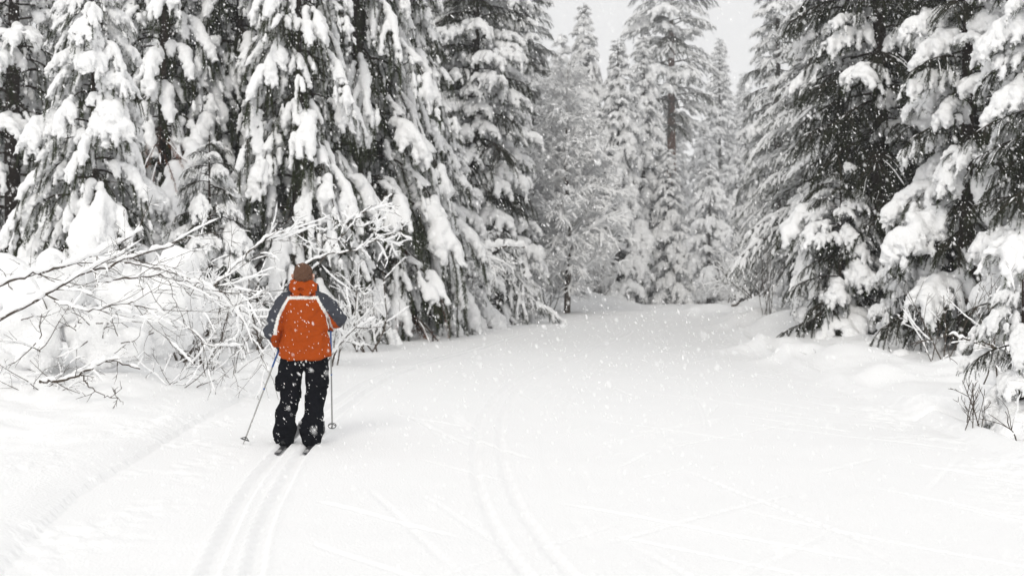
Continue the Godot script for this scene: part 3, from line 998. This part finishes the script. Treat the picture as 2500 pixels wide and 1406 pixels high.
	limb("drooping twiggy branch ending beside the skier's elbow", [Vector3(-5.700, 1.880, -18.00), Vector3(-5.043, 1.758, -17.80), Vector3(-4.350, 1.521, -17.40), Vector3(-3.797, 1.125, -17.00), Vector3(-3.528, 0.794, -16.80)], 0.014, 0.025, 12, 65, fine)
	limb("fallen branch lying on the snow bank at lower left", [Vector3(-5.775, 0.350, -15.00), Vector3(-5.414, 0.408, -14.90), Vector3(-5.081, 0.539, -14.80), Vector3(-4.867, 0.631, -14.90), Vector3(-4.550, 0.500, -15.00)], 0.022, 0.035, 5, 66, {"twig": 0.35, "levels": 1, "wob": 0.13, "sag": 0.0, "kids": [3], "shrink": 0.6, "thin": 0.003, "cover": 0.2, "snow": 0.012})
	limb("thin fallen twig pointing down the bank below the fallen branch", [Vector3(-5.205, 0.465, -14.80), Vector3(-5.002, 0.342, -14.50), Vector3(-4.743, 0.239, -14.30), Vector3(-4.506, 0.220, -14.20), Vector3(-4.511, 0.154, -14.20)], 0.009, 0.0, 4, 67, {"twig": 0.25, "levels": 1, "wob": 0.12, "sag": 0.0, "kids": [3], "shrink": 0.5, "thin": 0.004, "cover": 0.0, "snow": 0.01})
	limb("straight snowy stem slanting up left of the skier's head", [Vector3(-4.623, 1.518, -19.00), Vector3(-4.310, 1.904, -19.30), Vector3(-3.985, 2.236, -19.60), Vector3(-3.400, 2.550, -20.00)], 0.02, 0.035, 9, 68, fine)
	limb("snow-lined branch rising steeply behind the skier's head", [Vector3(-3.570, 1.655, -21.00), Vector3(-3.321, 1.939, -21.20), Vector3(-2.996, 2.370, -21.40), Vector3(-2.723, 2.697, -21.50), Vector3(-2.484, 2.954, -21.60)], 0.018, 0.028, 5, 69, {"twig": 0.8, "levels": 2, "wob": 0.1, "sag": 0.02, "kids": [4, 5], "shrink": 0.55, "thin": 0.005, "cover": 0.7, "snow": 0.022})
	limb("snow-lined branch reaching right of the skier's head", [Vector3(-3.605, 1.865, -21.00), Vector3(-3.150, 2.075, -21.00), Vector3(-2.685, 2.151, -21.20), Vector3(-2.343, 2.367, -21.30), Vector3(-2.069, 2.442, -21.40)], 0.015, 0.03, 5, 70, {"twig": 0.7, "levels": 2, "wob": 0.1, "sag": 0.02, "kids": [4, 5], "shrink": 0.55, "thin": 0.005, "cover": 0.7, "snow": 0.022})
	limb("broken limb with a thick roll of snow on the left bank of the trail", [Vector3(-1.983, 1.900, -35.00), Vector3(-1.633, 2.192, -35.00), Vector3(-1.167, 2.425, -35.00), Vector3(-0.469, 2.629, -35.20), Vector3(0.413, 2.636, -35.40)], 0.06, 0.15, 10, 71, {"twig": 0.9, "levels": 2, "wob": 0.1, "sag": 0.1, "kids": [4, 5], "shrink": 0.55, "thin": 0.009, "cover": 0.8, "snow": 0.04, "pull": Vector3(0.2, -0.9, 0)})
	var so := {"levels": 2, "wob": 0.11, "sag": 0.02, "kids": [5, 6], "shrink": 0.55, "thin": 0.005, "cover": 0.85, "snow": 0.026, "lift": 0.1}
	var mk := func(n: int, len: float, rad: float, sd: int, up := 1.2) -> Array:
		var q := RandomNumberGenerator.new()
		q.seed = sd
		var a := []
		for i in n:
			a.append([Vector3(q.randf_range(-0.3, 0.3), 0, q.randf_range(-0.2, 0.2)), Vector3(q.randf_range(-0.9, 0.9), up, q.randf_range(-0.5, 0.5)), len * q.randf_range(0.7, 1.2), rad])
		return a
	var spots := [
		["snow-lined shrub just left of the skier's head", -4.88, 24.00, 7, 1.3, 81], ["snow-lined shrub right behind the skier's right shoulder", -3.45, 23.00, 6, 1.15, 82], ["snow-lined shrub at the foot of the open old fir", -3.15, 27.00, 8, 1.5, 83],
		["frosty shrub behind the snow pillow, under the young fir", -5.72, 22.00, 8, 1.4, 84], ["frosty shrub at the left foot of the front row firs", -7.05, 23.00, 7, 1.3, 85],
		["frosted bush under the frosted tree, on the left mound", 1.42, 50.00, 9, 1.7, 86], ["frosted bush at the left end of the trail crest", 4.30, 60.00, 9, 1.7, 87], ["frosted bush far down the middle beyond the crest", 10.50, 70.00, 9, 1.9, 88], ["pale frosted bush right of the trail crest", 10.80, 60.00, 9, 2.0, 89],
		["frosted thicket under the feathery fir's long boughs", 8.80, 44.00, 10, 2.2, 90]]
	for q in spots:
		shrub("snowy_shrub", q[0], "shrub", Vector3(q[1], h_at(q[1], q[2]) - 0.05, -q[2]), mk.call(q[3], q[4], 0.02, q[5]), so, q[5])
	var bare := {"levels": 2, "wob": 0.07, "sag": -0.02, "kids": [3, 4], "shrink": 0.5, "thin": 0.004, "cover": 0.2, "snow": 0.018, "lift": 0.25, "part": "stem"}
	var weak := {"levels": 2, "wob": 0.13, "sag": 0.07, "kids": [3, 4], "shrink": 0.55, "thin": 0.0028, "cover": 0.45, "snow": 0.014, "part": "stem"}
	var bx := [["thin bare saplings at the right trail edge before the dark spruce", 7.62, 36.00, 6, 1.9, 91], ["bare dark saplings standing before the biggest snow mounds at right", 6.74, 17.00, 5, 1.7, 92], ["low bare twigs beside the little fir in the lower right corner", 4.91, 12.60, 5, 0.5, 93], ["thin red-brown twigs in front of the mound-laden fir", 7.48, 22.00, 5, 1.5, 94]]
	bx.append_array([["fine brown twigs standing in the snow between the bent branches and the skier", -4.38, 18.50, 8, 1.1, 95], ["tangle of thin bare twigs under the smooth snow dome", -4.59, 17.00, 8, 0.9, 96], ["dark tangle of twigs under the big rounded snow heap at lower left", -6.08, 16.00, 9, 0.6, 97]])
	for q in bx:
		var low: bool = q[5] > 94
		shrub("bare_shrub", q[0], "shrub", Vector3(q[1], h_at(q[1], q[2]) - 0.05, -q[2]), mk.call(q[3], q[4], 0.006 if low else (0.007 if q[5] == 93 else 0.012), q[5], 0.5 if low else 1.9), weak if low else bare, q[5])
	limb("bent bare branch hanging over the snow at right", [Vector3(6.875, 0.532, -16.50), Vector3(6.466, 0.708, -16.30), Vector3(5.973, 0.830, -16.00), Vector3(5.530, 0.918, -15.80)], 0.022, 0.03, 6, 72, {"twig": 0.5, "levels": 1, "wob": 0.1, "sag": 0.1, "kids": [3], "shrink": 0.5, "thin": 0.005, "cover": 0.3, "snow": 0.02, "pull": Vector3(0, -0.4, 0)})
	limb("snow-covered log beside the right end of the crest", [Vector3(9.000, 0.633, -50.00), Vector3(9.250, 0.883, -50.00), Vector3(9.725, 1.047, -50.30)], 0.12, 0.2, 3, 73, {"twig": 0.5, "levels": 1, "wob": 0.1, "sag": 0.0, "kids": [4], "shrink": 0.5, "thin": 0.008, "cover": 0.7, "snow": 0.03})


# ==================================================================== the skier
func make_skier():
	var gx := -2.08
	var gd := 11.95
	var gy := h_at(gx, gd) - 0.035
	var P := thing("person", "skier seen from behind in an orange and grey jacket and black trousers", "person", Vector3(gx, gy, -gd))
	var wrinkle := FastNoiseLite.new()
	wrinkle.seed = 12
	wrinkle.frequency = 9.0
	wrinkle.fractal_octaves = 2
	var fold := FastNoiseLite.new()
	fold.seed = 14
	fold.frequency = 5.0
	fold.fractal_type = FastNoiseLite.FRACTAL_RIDGED
	fold.fractal_octaves = 2
	# joints, relative to the feet; +z is toward the camera (the person's back)
	var neck := Vector3(0.045, 1.52, 0.0)
	var head := Vector3(0.04, 1.665, -0.025)
	var sh_l := Vector3(-0.125, 1.42, 0.0)
	var sh_r := Vector3(0.225, 1.42, 0.0)
	var el_l := Vector3(-0.235, 1.13, 0.06)
	var el_r := Vector3(0.36, 1.25, -0.09)
	var ha_l := Vector3(-0.21, 0.985, -0.17)
	var ha_r := Vector3(0.255, 1.17, -0.38)
	var hip_l := Vector3(-0.045, 0.92, 0.0)
	var hip_r := Vector3(0.155, 0.92, 0.0)
	var kn_l := Vector3(-0.085, 0.5, -0.05)
	var kn_r := Vector3(0.15, 0.5, -0.05)
	var an_l := Vector3(-0.135, 0.1, 0.02)
	var an_r := Vector3(0.125, 0.1, 0.02)
	# --- the body under the clothes, head and neck included
	var f := Field.new(Vector3(-0.36, 0.0, -0.5), Vector3(0.5, 1.56, 0.26), 0.016)
	f.squash = Vector3(1, 1, 1.35)
	f.chain([Vector3(0.055, 0.93, 0), Vector3(0.055, 1.15, 0.01), Vector3(0.05, 1.36, 0.01)], [0.15, 0.14, 0.15], 0.06)
	f.squash = Vector3.ONE
	f.chain([sh_l, el_l, ha_l], [0.055, 0.042, 0.028], 0.03)
	f.chain([sh_r, el_r, ha_r], [0.055, 0.042, 0.028], 0.03)
	f.chain([hip_l, kn_l, an_l], [0.085, 0.058, 0.04], 0.04)
	f.chain([hip_r, kn_r, an_r], [0.085, 0.058, 0.04], 0.04)
	f.capsule(an_l, an_l + Vector3(0, -0.05, -0.16), 0.04, 0.03, 0.02)
	f.capsule(an_r, an_r + Vector3(0, -0.05, -0.16), 0.04, 0.03, 0.02)
	f.capsule(Vector3(0.05, 1.4, 0), neck, 0.1, 0.06, 0.05)
	f.extract()
	var body := f.mesh(M.skin)
	var hf := Field.new(Vector3(-0.12, 1.44, -0.18), Vector3(0.2, 1.82, 0.12), 0.006)
	hf.capsule(neck - Vector3(0, 0.05, 0), neck + Vector3(0, 0.07, -0.01), 0.06, 0.055, 0.02)
	hf.squash = Vector3(1.14, 1, 0.97)
	hf.capsule(head + Vector3(0, 0.035, 0.0), head + Vector3(0, 0.01, -0.02), 0.093, 0.09, 0.02)
	hf.squash = Vector3(1.1, 1, 1)
	hf.capsule(head + Vector3(0, -0.02, -0.045), head + Vector3(0, -0.085, -0.07), 0.065, 0.036, 0.035)
	hf.squash = Vector3.ONE
	hf.capsule(head + Vector3(0, 0.01, -0.11), head + Vector3(0, -0.03, -0.127), 0.01, 0.015, 0.012)          # nose
	hf.capsule(head + Vector3(-0.03, 0.028, -0.1), head + Vector3(0.03, 0.028, -0.1), 0.012, 0.012, 0.012)   # brow
	hf.capsule(head + Vector3(-0.02, -0.062, -0.103), head + Vector3(0.02, -0.062, -0.103), 0.008, 0.008, 0.008)   # lips
	for s in [-1.0, 1.0]:
		hf.capsule(head + Vector3(0.032 * s, 0.005, -0.108), head + Vector3(0.032 * s, 0.005, -0.11), 0.012, 0.012, 0.008, true)   # eye sockets
		hf.capsule(head + Vector3(0.093 * s, 0.012, 0.004), head + Vector3(0.09 * s, -0.03, -0.006), 0.017, 0.012, 0.008)   # ears
		hf.capsule(head + Vector3(0.104 * s, 0.016, 0.016), head + Vector3(0.102 * s, -0.01, 0.01), 0.012, 0.01, 0.006)
	hf.extract()
	hf.mesh(M.skin, PackedColorArray(), body)
	part("body", body, P)
	for s in [-1.0, 1.0]:
		var eye := SphereMesh.new()
		eye.radius = 0.011; eye.height = 0.022; eye.radial_segments = 12; eye.rings = 8
		part("eye", eye, P, M.flake).position = head + Vector3(0.032 * s, 0.005, -0.098)
	# --- hair
	var hr := Field.new(Vector3(-0.1, 1.54, -0.16), Vector3(0.18, 1.84, 0.13), 0.006)
	hr.squash = Vector3(1.14, 1, 0.97)
	hr.capsule(head + Vector3(0, 0.028, 0.006), head + Vector3(0, 0.0, 0.014), 0.103, 0.098, 0.02)
	hr.capsule(head + Vector3(0, 0.0, 0.02), head + Vector3(0, -0.03, 0.02), 0.078, 0.06, 0.02)
	hr.squash = Vector3.ONE
	hr.capsule(head + Vector3(-0.08, -0.03, -0.12), head + Vector3(0.08, -0.03, -0.12), 0.085, 0.085, 0.01, true)
	for s in [-1.0, 1.0]: hr.capsule(head + Vector3(0.11 * s, 0.0, 0.0), head + Vector3(0.11 * s, -0.06, 0.005), 0.032, 0.036, 0.006, true)
	hr.extract()
	var strand := FastNoiseLite.new()
	strand.seed = 3
	strand.frequency = 30.0
	hr.rough(strand, 0.016)
	part("hair", hr.mesh(M.hair), P)
	# --- trousers
	var tf := Field.new(Vector3(-0.3, 0.0, -0.24), Vector3(0.36, 1.02, 0.22), 0.009)
	tf.squash = Vector3(1, 1, 1.3)
	tf.capsule(Vector3(-0.01, 0.9, 0.0), Vector3(0.12, 0.9, 0.0), 0.13, 0.13, 0.04)
	tf.squash = Vector3.ONE
	tf.chain([hip_l + Vector3(-0.01, -0.03, 0.01), kn_l + Vector3(-0.015, 0.16, 0.02), kn_l, Vector3(-0.13, 0.3, 0.0), Vector3(-0.14, 0.17, 0.01), Vector3(-0.137, 0.07, 0.01)], [0.118, 0.105, 0.088, 0.088, 0.1, 0.085], 0.03)
	tf.chain([hip_r + Vector3(0.01, -0.03, 0.01), kn_r + Vector3(0.025, 0.16, 0.02), kn_r + Vector3(0.005, 0, 0), Vector3(0.14, 0.3, 0.0), Vector3(0.125, 0.17, 0.01), Vector3(0.125, 0.07, 0.01)], [0.118, 0.108, 0.09, 0.088, 0.102, 0.088], 0.03)
	# bunched cloth: knees, calves, cuffs, thigh pockets
	tf.capsule(Vector3(-0.19, 0.66, 0.02), Vector3(-0.19, 0.58, 0.02), 0.035, 0.03, 0.03)
	tf.capsule(Vector3(0.245, 0.68, 0.02), Vector3(0.25, 0.6, 0.02), 0.035, 0.03, 0.03)
	tf.capsule(Vector3(-0.17, 0.235, 0.05), Vector3(-0.07, 0.215, 0.06), 0.05, 0.05, 0.04)
	tf.capsule(Vector3(0.07, 0.25, 0.05), Vector3(0.18, 0.21, 0.05), 0.05, 0.05, 0.04)
	tf.extract()
	fold.frequency = 3.4
	tf.rough(fold, 0.013)
	tf.rough(wrinkle, 0.008)
	fold.frequency = 5.0
	part("trousers", tf.mesh(M.trouser_cloth), P)
	# --- jacket
	var jf := Field.new(Vector3(-0.4, 0.8, -0.46), Vector3(0.52, 1.68, 0.28), 0.009)
	jf.squash = Vector3(1, 1, 1.4)
	jf.chain([Vector3(0.062, 1.0, 0.0), Vector3(0.06, 1.2, 0.01), Vector3(0.055, 1.33, 0.012)], [0.215, 0.212, 0.2], 0.03)
	jf.squash = Vector3(1, 1, 1.05)
	jf.chain([Vector3(-0.025, 0.8, 0.0), Vector3(-0.025, 1.0, 0.0)], [0.158, 0.15], 0.05)
	jf.chain([Vector3(0.145, 0.8, 0.0), Vector3(0.145, 1.0, 0.0)], [0.158, 0.15], 0.05)
	jf.capsule(Vector3(-0.03, 0.86, 0.0), Vector3(0.15, 0.86, 0.0), 0.158, 0.158, 0.05)
	jf.squash = Vector3(1, 1, 1.4)
	jf.capsule(Vector3(-0.045, 1.385, 0.0), Vector3(0.15, 1.385, 0.0), 0.1, 0.1, 0.05)
	jf.squash = Vector3.ONE
	jf.capsule(sh_l + Vector3(0.02, 0, 0), Vector3(0.0, 1.49, 0.01), 0.075, 0.06, 0.05)
	jf.capsule(sh_r - Vector3(0.02, 0, 0), Vector3(0.09, 1.49, 0.01), 0.075, 0.06, 0.05)
	jf.chain([sh_l, (sh_l + el_l) / 2.0 + Vector3(-0.015, 0.01, 0.01), el_l, ha_l.lerp(el_l, 0.3)], [0.082, 0.082, 0.078, 0.062], 0.03)
	jf.chain([sh_r, (sh_r + el_r) / 2.0 + Vector3(0.01, 0.015, 0.0), el_r, ha_r.lerp(el_r, 0.25)], [0.082, 0.082, 0.074, 0.062], 0.03)
	# the hem is cut flat
	jf.capsule(Vector3(-0.6, 0.55, 0.0), Vector3(0.7, 0.55, 0.0), 0.345, 0.345, 0.006, true)
	# collar and folded hood
	jf.chain([Vector3(-0.05, 1.53, -0.05), Vector3(-0.055, 1.55, 0.03), Vector3(0.0, 1.53, 0.09), Vector3(0.09, 1.525, 0.09), Vector3(0.145, 1.55, 0.03), Vector3(0.14, 1.53, -0.05)], [0.04, 0.046, 0.052, 0.052, 0.046, 0.04], 0.012)
	jf.chain([Vector3(-0.035, 1.595, -0.04), Vector3(-0.04, 1.6, 0.02), Vector3(0.01, 1.585, 0.075), Vector3(0.075, 1.58, 0.08), Vector3(0.125, 1.6, 0.02), Vector3(0.12, 1.595, -0.04)], [0.024, 0.028, 0.03, 0.032, 0.028, 0.024], 0.004)
	jf.chain([Vector3(0.0, 1.49, 0.115), Vector3(0.045, 1.475, 0.12), Vector3(0.1, 1.495, 0.115)], [0.03, 0.035, 0.03], 0.006)
	for q in [[1.556, 0.128, 0.013], [1.502, 0.135, 0.012]]:
		for i in 8:
			var a0 := PI * i / 8.0
			var a1 := PI * (i + 1) / 8.0
			jf.capsule(Vector3(0.045 + cos(a0) * q[1] * 0.85, q[0] - 0.02 * sin(a0), sin(a0) * q[1]), Vector3(0.045 + cos(a1) * q[1] * 0.85, q[0] - 0.02 * sin(a1), sin(a1) * q[1]), q[2], q[2], 0.008, true)
	jf.capsule(Vector3(0.045, 1.6, -0.015), Vector3(0.042, 1.72, -0.02), 0.078, 0.1, 0.006, true)
	jf.extract()
	jf.rough(wrinkle, 0.014)
	jf.rough(fold, 0.014)
	var col := PackedColorArray()
	var orange := Color(0.345, 0.06, 0.01)
	var grey := Color(0.058, 0.062, 0.074)
	var white := Color(0.72, 0.71, 0.68)
	var dark := Color(0.012, 0.012, 0.015)
	for p in jf.v:
		var c := orange
		var u := p.x - 0.055                     # from the spine
		var au := absf(u)
		# distance below the shoulder seam along the raglan line: white piping from the neck to the armpit
		var pipe := 0.135 + 0.4 * clampf(1.46 - p.y, 0.0, 0.3) + 0.02 * sin(clampf((1.46 - p.y) / 0.3, 0.0, 1.0) * PI)
		var arm := au - pipe
		if p.y > 1.445 and p.y < 1.475 and au < 0.14: c = white
		elif p.y <= 1.475 and p.y > 1.1 and absf(arm) < 0.015: c = white
		elif arm > 0.0 and p.y > 0.9:
			# sleeves: the outer and upper side is grey, the inner back side orange
			var a := sh_l if u < 0.0 else sh_r
			var b := el_l if u < 0.0 else el_r
			var h := ha_l if u < 0.0 else ha_r
			var tt := clampf((p - a).dot(b - a) / (b - a).length_squared(), 0.0, 1.0)
			var q := a.lerp(b, tt)
			var out := (p.x - q.x) * signf(u) + (p.y - q.y) * 0.55
			if out > -0.004 - 0.02 * tt: c = grey
			if p.z < -0.13 and (p - q).length() > 0.12: c = grey
		if p.y > 1.475 and au > 0.12 and p.y < 1.53: c = grey
		col.append(c)
	part("jacket", jf.mesh(M.jacket_cloth, col), P)
	# --- gloves around the pole grips: palm, four bent fingers, thumb
	for s in [-1.0, 1.0]:
		var h: Vector3 = ha_l if s < 0 else ha_r
		var e: Vector3 = el_l if s < 0 else el_r
		var gf := Field.new(h - Vector3.ONE * 0.16, h + Vector3.ONE * 0.16, 0.006)
		var fore := (h - e).normalized()
		gf.capsule(h - fore * 0.1, h - fore * 0.04, 0.05, 0.038, 0.02)              # cuff
		gf.capsule(h - fore * 0.05, h + fore * 0.02 + Vector3(0.018 * s, 0, 0), 0.034, 0.034, 0.02)   # palm
		for k in 4:
			var y := 0.036 - 0.024 * k
			var lg: float = [0.95, 1.05, 1.0, 0.8][k]
			var k0 := h + fore * 0.03 + Vector3(0.03 * s, y, 0)
			var k1 := k0 + (fore * 0.035 - Vector3(0.012 * s, 0, 0)) * lg
			var k2 := k1 + (-Vector3(0.034 * s, 0, 0) - fore * 0.004) * lg
			var k3 := k2 + (-fore * 0.028 - Vector3(0.004 * s, 0, 0)) * lg
			gf.chain([k0, k1, k2, k3], [0.0125, 0.012, 0.0115, 0.0105], 0.006)
		var t0 := h - fore * 0.02 + Vector3(-0.012 * s, 0.02, 0)
		gf.chain([t0, t0 + Vector3(-0.02 * s, 0.022, 0) + fore * 0.02, t0 + Vector3(-0.005 * s, 0.03, 0) + fore * 0.05], [0.016, 0.014, 0.012], 0.01)
		gf.extract()
		part("glove", gf.mesh(M.glove), P)
	# --- boots
	for a in [an_l, an_r]:
		var bf := Field.new(a - Vector3(0.09, 0.1, 0.26), a + Vector3(0.09, 0.16, 0.12), 0.007)
		bf.capsule(a + Vector3(0, 0.12, 0.005), a, 0.058, 0.05, 0.02)
		bf.capsule(a + Vector3(0, -0.04, 0.035), a + Vector3(0, -0.045, -0.17), 0.042, 0.038, 0.03)
		bf.capsule(a + Vector3(-0.06, -0.13, -0.2), a + Vector3(-0.06, -0.13, 0.1), 0.055, 0.055, 0.004, true)
		bf.extract()
		part("boot", bf.mesh(M.boot), P)
	# snow dusted on shoulders, hood and back: clinging flakes
	var fl := flake_mesh(5)
	var rr := RandomNumberGenerator.new()
	rr.seed = 99
	var on := []
	for k in 330:
		var src: Field = jf if rr.randf() < 0.5 else tf
		var i := rr.randi() % src.v.size()
		if src.n[i].z < 0.15: continue
		var s := rr.randf_range(0.002, 0.0046)
		on.append(Transform3D(Basis(Vector3.BACK, rr.randf_range(-0.2, 0.9)).scaled_local(Vector3(s * 0.7, s * rr.randf_range(1.0, 2.0), s * 0.6)), src.v[i] + src.n[i] * s * 0.4))
	for k in 160:
		var i := rr.randi() % jf.v.size()
		if jf.n[i].y < 0.55 or jf.v[i].y < 1.4: continue
		var s := rr.randf_range(0.003, 0.006)
		on.append(Transform3D(Basis(Vector3.BACK, rr.randf() * 3.0).scaled_local(Vector3(s, s * 0.6, s)), jf.v[i] + jf.n[i] * s * 0.3))
	many("snow_flecks", fl, on, P)
	# --- skis under the boots, in the track
	for a in [an_l, an_r]:
		var x0: float = gx + a.x
		var lr := "left" if a.x < 0 else "right"
		var ski := thing("ski", "narrow black cross-country ski under the skier's %s boot" % lr, "ski", Vector3(x0, gy, -gd), "the skier's pair of skis")
		ski.rotation.y = -0.16 if false else 0.06
		var w := Geo.new()
		var pts := PackedVector3Array()
		for i in 41:
			var z := 0.62 - 1.9 * i / 40.0
			var half := 0.024 + 0.004 * absf(z + 0.1) - 0.02 * smoothstep(-1.12, -1.28, z) - 0.008 * smoothstep(0.58, 0.62, z)
			var y := 0.012 + 0.09 * pow(maxf(-z - 0.98, 0.0) / 0.3, 2.0)
			pts.append(Vector3(half, y, z))
		for q in pts:
			for side in [[-1.0, 0.0], [1.0, 0.0], [1.0, 0.014], [-1.0, 0.014]]:
				w.v.append(Vector3(q.x * side[0], q.y + side[1], q.z))
		for i in 40:
			for k in 4:
				var q := i * 4
				var k2 := (k + 1) % 4
				w.ix.append_array([q + k, q + k2, q + 4 + k, q + k2, q + 4 + k2, q + 4 + k])
		w.ix.append_array([0, 2, 1, 0, 3, 2, 160, 161, 162, 160, 162, 163])
		var st := SurfaceTool.new()
		st.create_from(w.mesh(M.ski_top), 0)
		st.deindex()
		st.generate_normals()
		part("ski_blade", st.commit(), ski, M.ski_top)
		var bx := BoxMesh.new()
		bx.size = Vector3(0.04, 0.004, 0.16)
		part("tail_print", bx, ski, M.ski_tail).position = Vector3(0, 0.0285, 0.46)
		var bind := BoxMesh.new()
		bind.size = Vector3(0.045, 0.03, 0.09)
		part("binding", bind, ski, M.rubber).position = Vector3(0, 0.04, -0.16)
	# --- poles
	var feet := Vector3(gx, gy, -gd)
	pole("ski pole with a blue top in the skier's left hand, slanting down to the left", feet + ha_l, Vector3(-2.60, h_at(-2.60, 11.85), -11.85))
	pole("upright ski pole in the skier's right hand, planted ahead in the track", feet + ha_r, Vector3(-1.93, h_at(-1.93, 13.15), -13.15))


func pole(label: String, grip: Vector3, tip: Vector3):
	var dir := (grip - tip).normalized()
	var len := (grip - tip).length() + 0.05
	var t := thing("ski_pole", label, "ski pole", tip, "the skier's pair of poles")
	var seg := func(called: String, a: float, b: float, ra: float, rb: float, m: Material, parent: Node = null) -> MeshInstance3D:
		var g := Geo.new()
		g.tube(PackedVector3Array([dir * a, dir * (a + (b - a) * 0.5), dir * b]), PackedFloat32Array([ra, (ra + rb) / 2.0, rb]), 10)
		return part(called, g.mesh(m), parent if parent else t)
	seg.call("tip", -0.03, 0.03, 0.0025, 0.005, M.pole_grey)
	var shaft: MeshInstance3D = seg.call("shaft", 0.03, len * 0.74, 0.0075, 0.0085, M.pole_grey)
	seg.call("blue_band", len * 0.52, len * 0.535, 0.0095, 0.0095, M.pole_blue, shaft)
	seg.call("upper_shaft", len * 0.74, len - 0.1, 0.0092, 0.0092, M.pole_blue)
	seg.call("handle", len - 0.1, len + 0.05, 0.014, 0.017, M.rubber)
	# basket: a ring on four struts
	var g := Geo.new()
	var ring := PackedVector3Array()
	var rr := PackedFloat32Array()
	var c := dir * 0.045
	var u := dir.cross(Vector3(0, 0, 1)).normalized()
	var w := u.cross(dir)
	for i in 19:
		var a := TAU * i / 18.0
		ring.append(c + (u * cos(a) + w * sin(a)) * 0.042)
		rr.append(0.0045)
	g.tube(ring, rr, 6)
	for i in 4:
		var a := TAU * i / 4.0
		g.tube(PackedVector3Array([dir * 0.075, c + (u * cos(a) + w * sin(a)) * 0.042]), PackedFloat32Array([0.005, 0.004]), 5)
	part("basket", g.mesh(M.basket), t)


# ==================================================================== falling snow
func flake_mesh(seed_: int) -> ArrayMesh:
	# an irregular clump of a few joined lumps, about 2 units across
	var s := SphereMesh.new()
	s.radius = 1.0; s.height = 2.0; s.radial_segments = 7; s.rings = 4
	var st := SurfaceTool.new()
	var r := RandomNumberGenerator.new()
	r.seed = seed_
	st.append_from(s, 0, Transform3D(Basis().scaled(Vector3(0.8, 0.9, 0.7)), Vector3.ZERO))
	for i in 3:
		st.append_from(s, 0, Transform3D(Basis().scaled(Vector3.ONE * r.randf_range(0.4, 0.6)), Vector3(r.randf_range(-0.7, 0.7), r.randf_range(-0.8, 0.8), r.randf_range(-0.5, 0.5))))
	st.set_material(M.flake)
	return st.commit()


func make_snowfall():
	var r := RandomNumberGenerator.new()
	r.seed = 123
	var fl := flake_mesh(9)
	var at := []
	for k in 90000:
		var d := 3.2 + 30.0 * pow(r.randf(), 0.62)
		if k % 1200 == 0: d = r.randf_range(1.8, 3.2)
		var x := r.randf_range(-0.5, 0.5) * d
		var y := r.randf_range(-0.3, 0.3) * d + 1.55
		if y < 0.3: continue
		var s := r.randf_range(0.0022, 0.005)
		if r.randf() < 0.04: s *= 1.6
		at.append(Transform3D((Basis(Vector3.BACK, r.randf_range(-0.1, 0.9)) * Basis(Vector3.UP, r.randf() * TAU)).scaled_local(Vector3(s * 0.75, s * r.randf_range(1.0, 2.0), s * 0.75)), Vector3(x, y, -d)))
	var o := many("falling_snow", fl, at, self)
	tag(o, "white snowflakes drifting down through the air in front of the trees", "snowflakes", "", "stuff")


func make_haze():
	# thick snowfall far down the trail, where single flakes melt into a pale mist
	var fog := FogVolume.new()
	fog.name = "snow_mist"
	fog.shape = RenderingServer.FOG_VOLUME_SHAPE_BOX
	fog.size = Vector3(150, 44, 110)
	fog.position = Vector3(10, 20, -100)
	var m := FogMaterial.new()
	m.albedo = Color(0.97, 0.975, 0.98)
	m.density = 0.0045
	fog.material = m
	tag(fog, "pale mist of falling snow veiling the trees far beyond the trail crest", "mist", "", "stuff")
	add_child(fog)
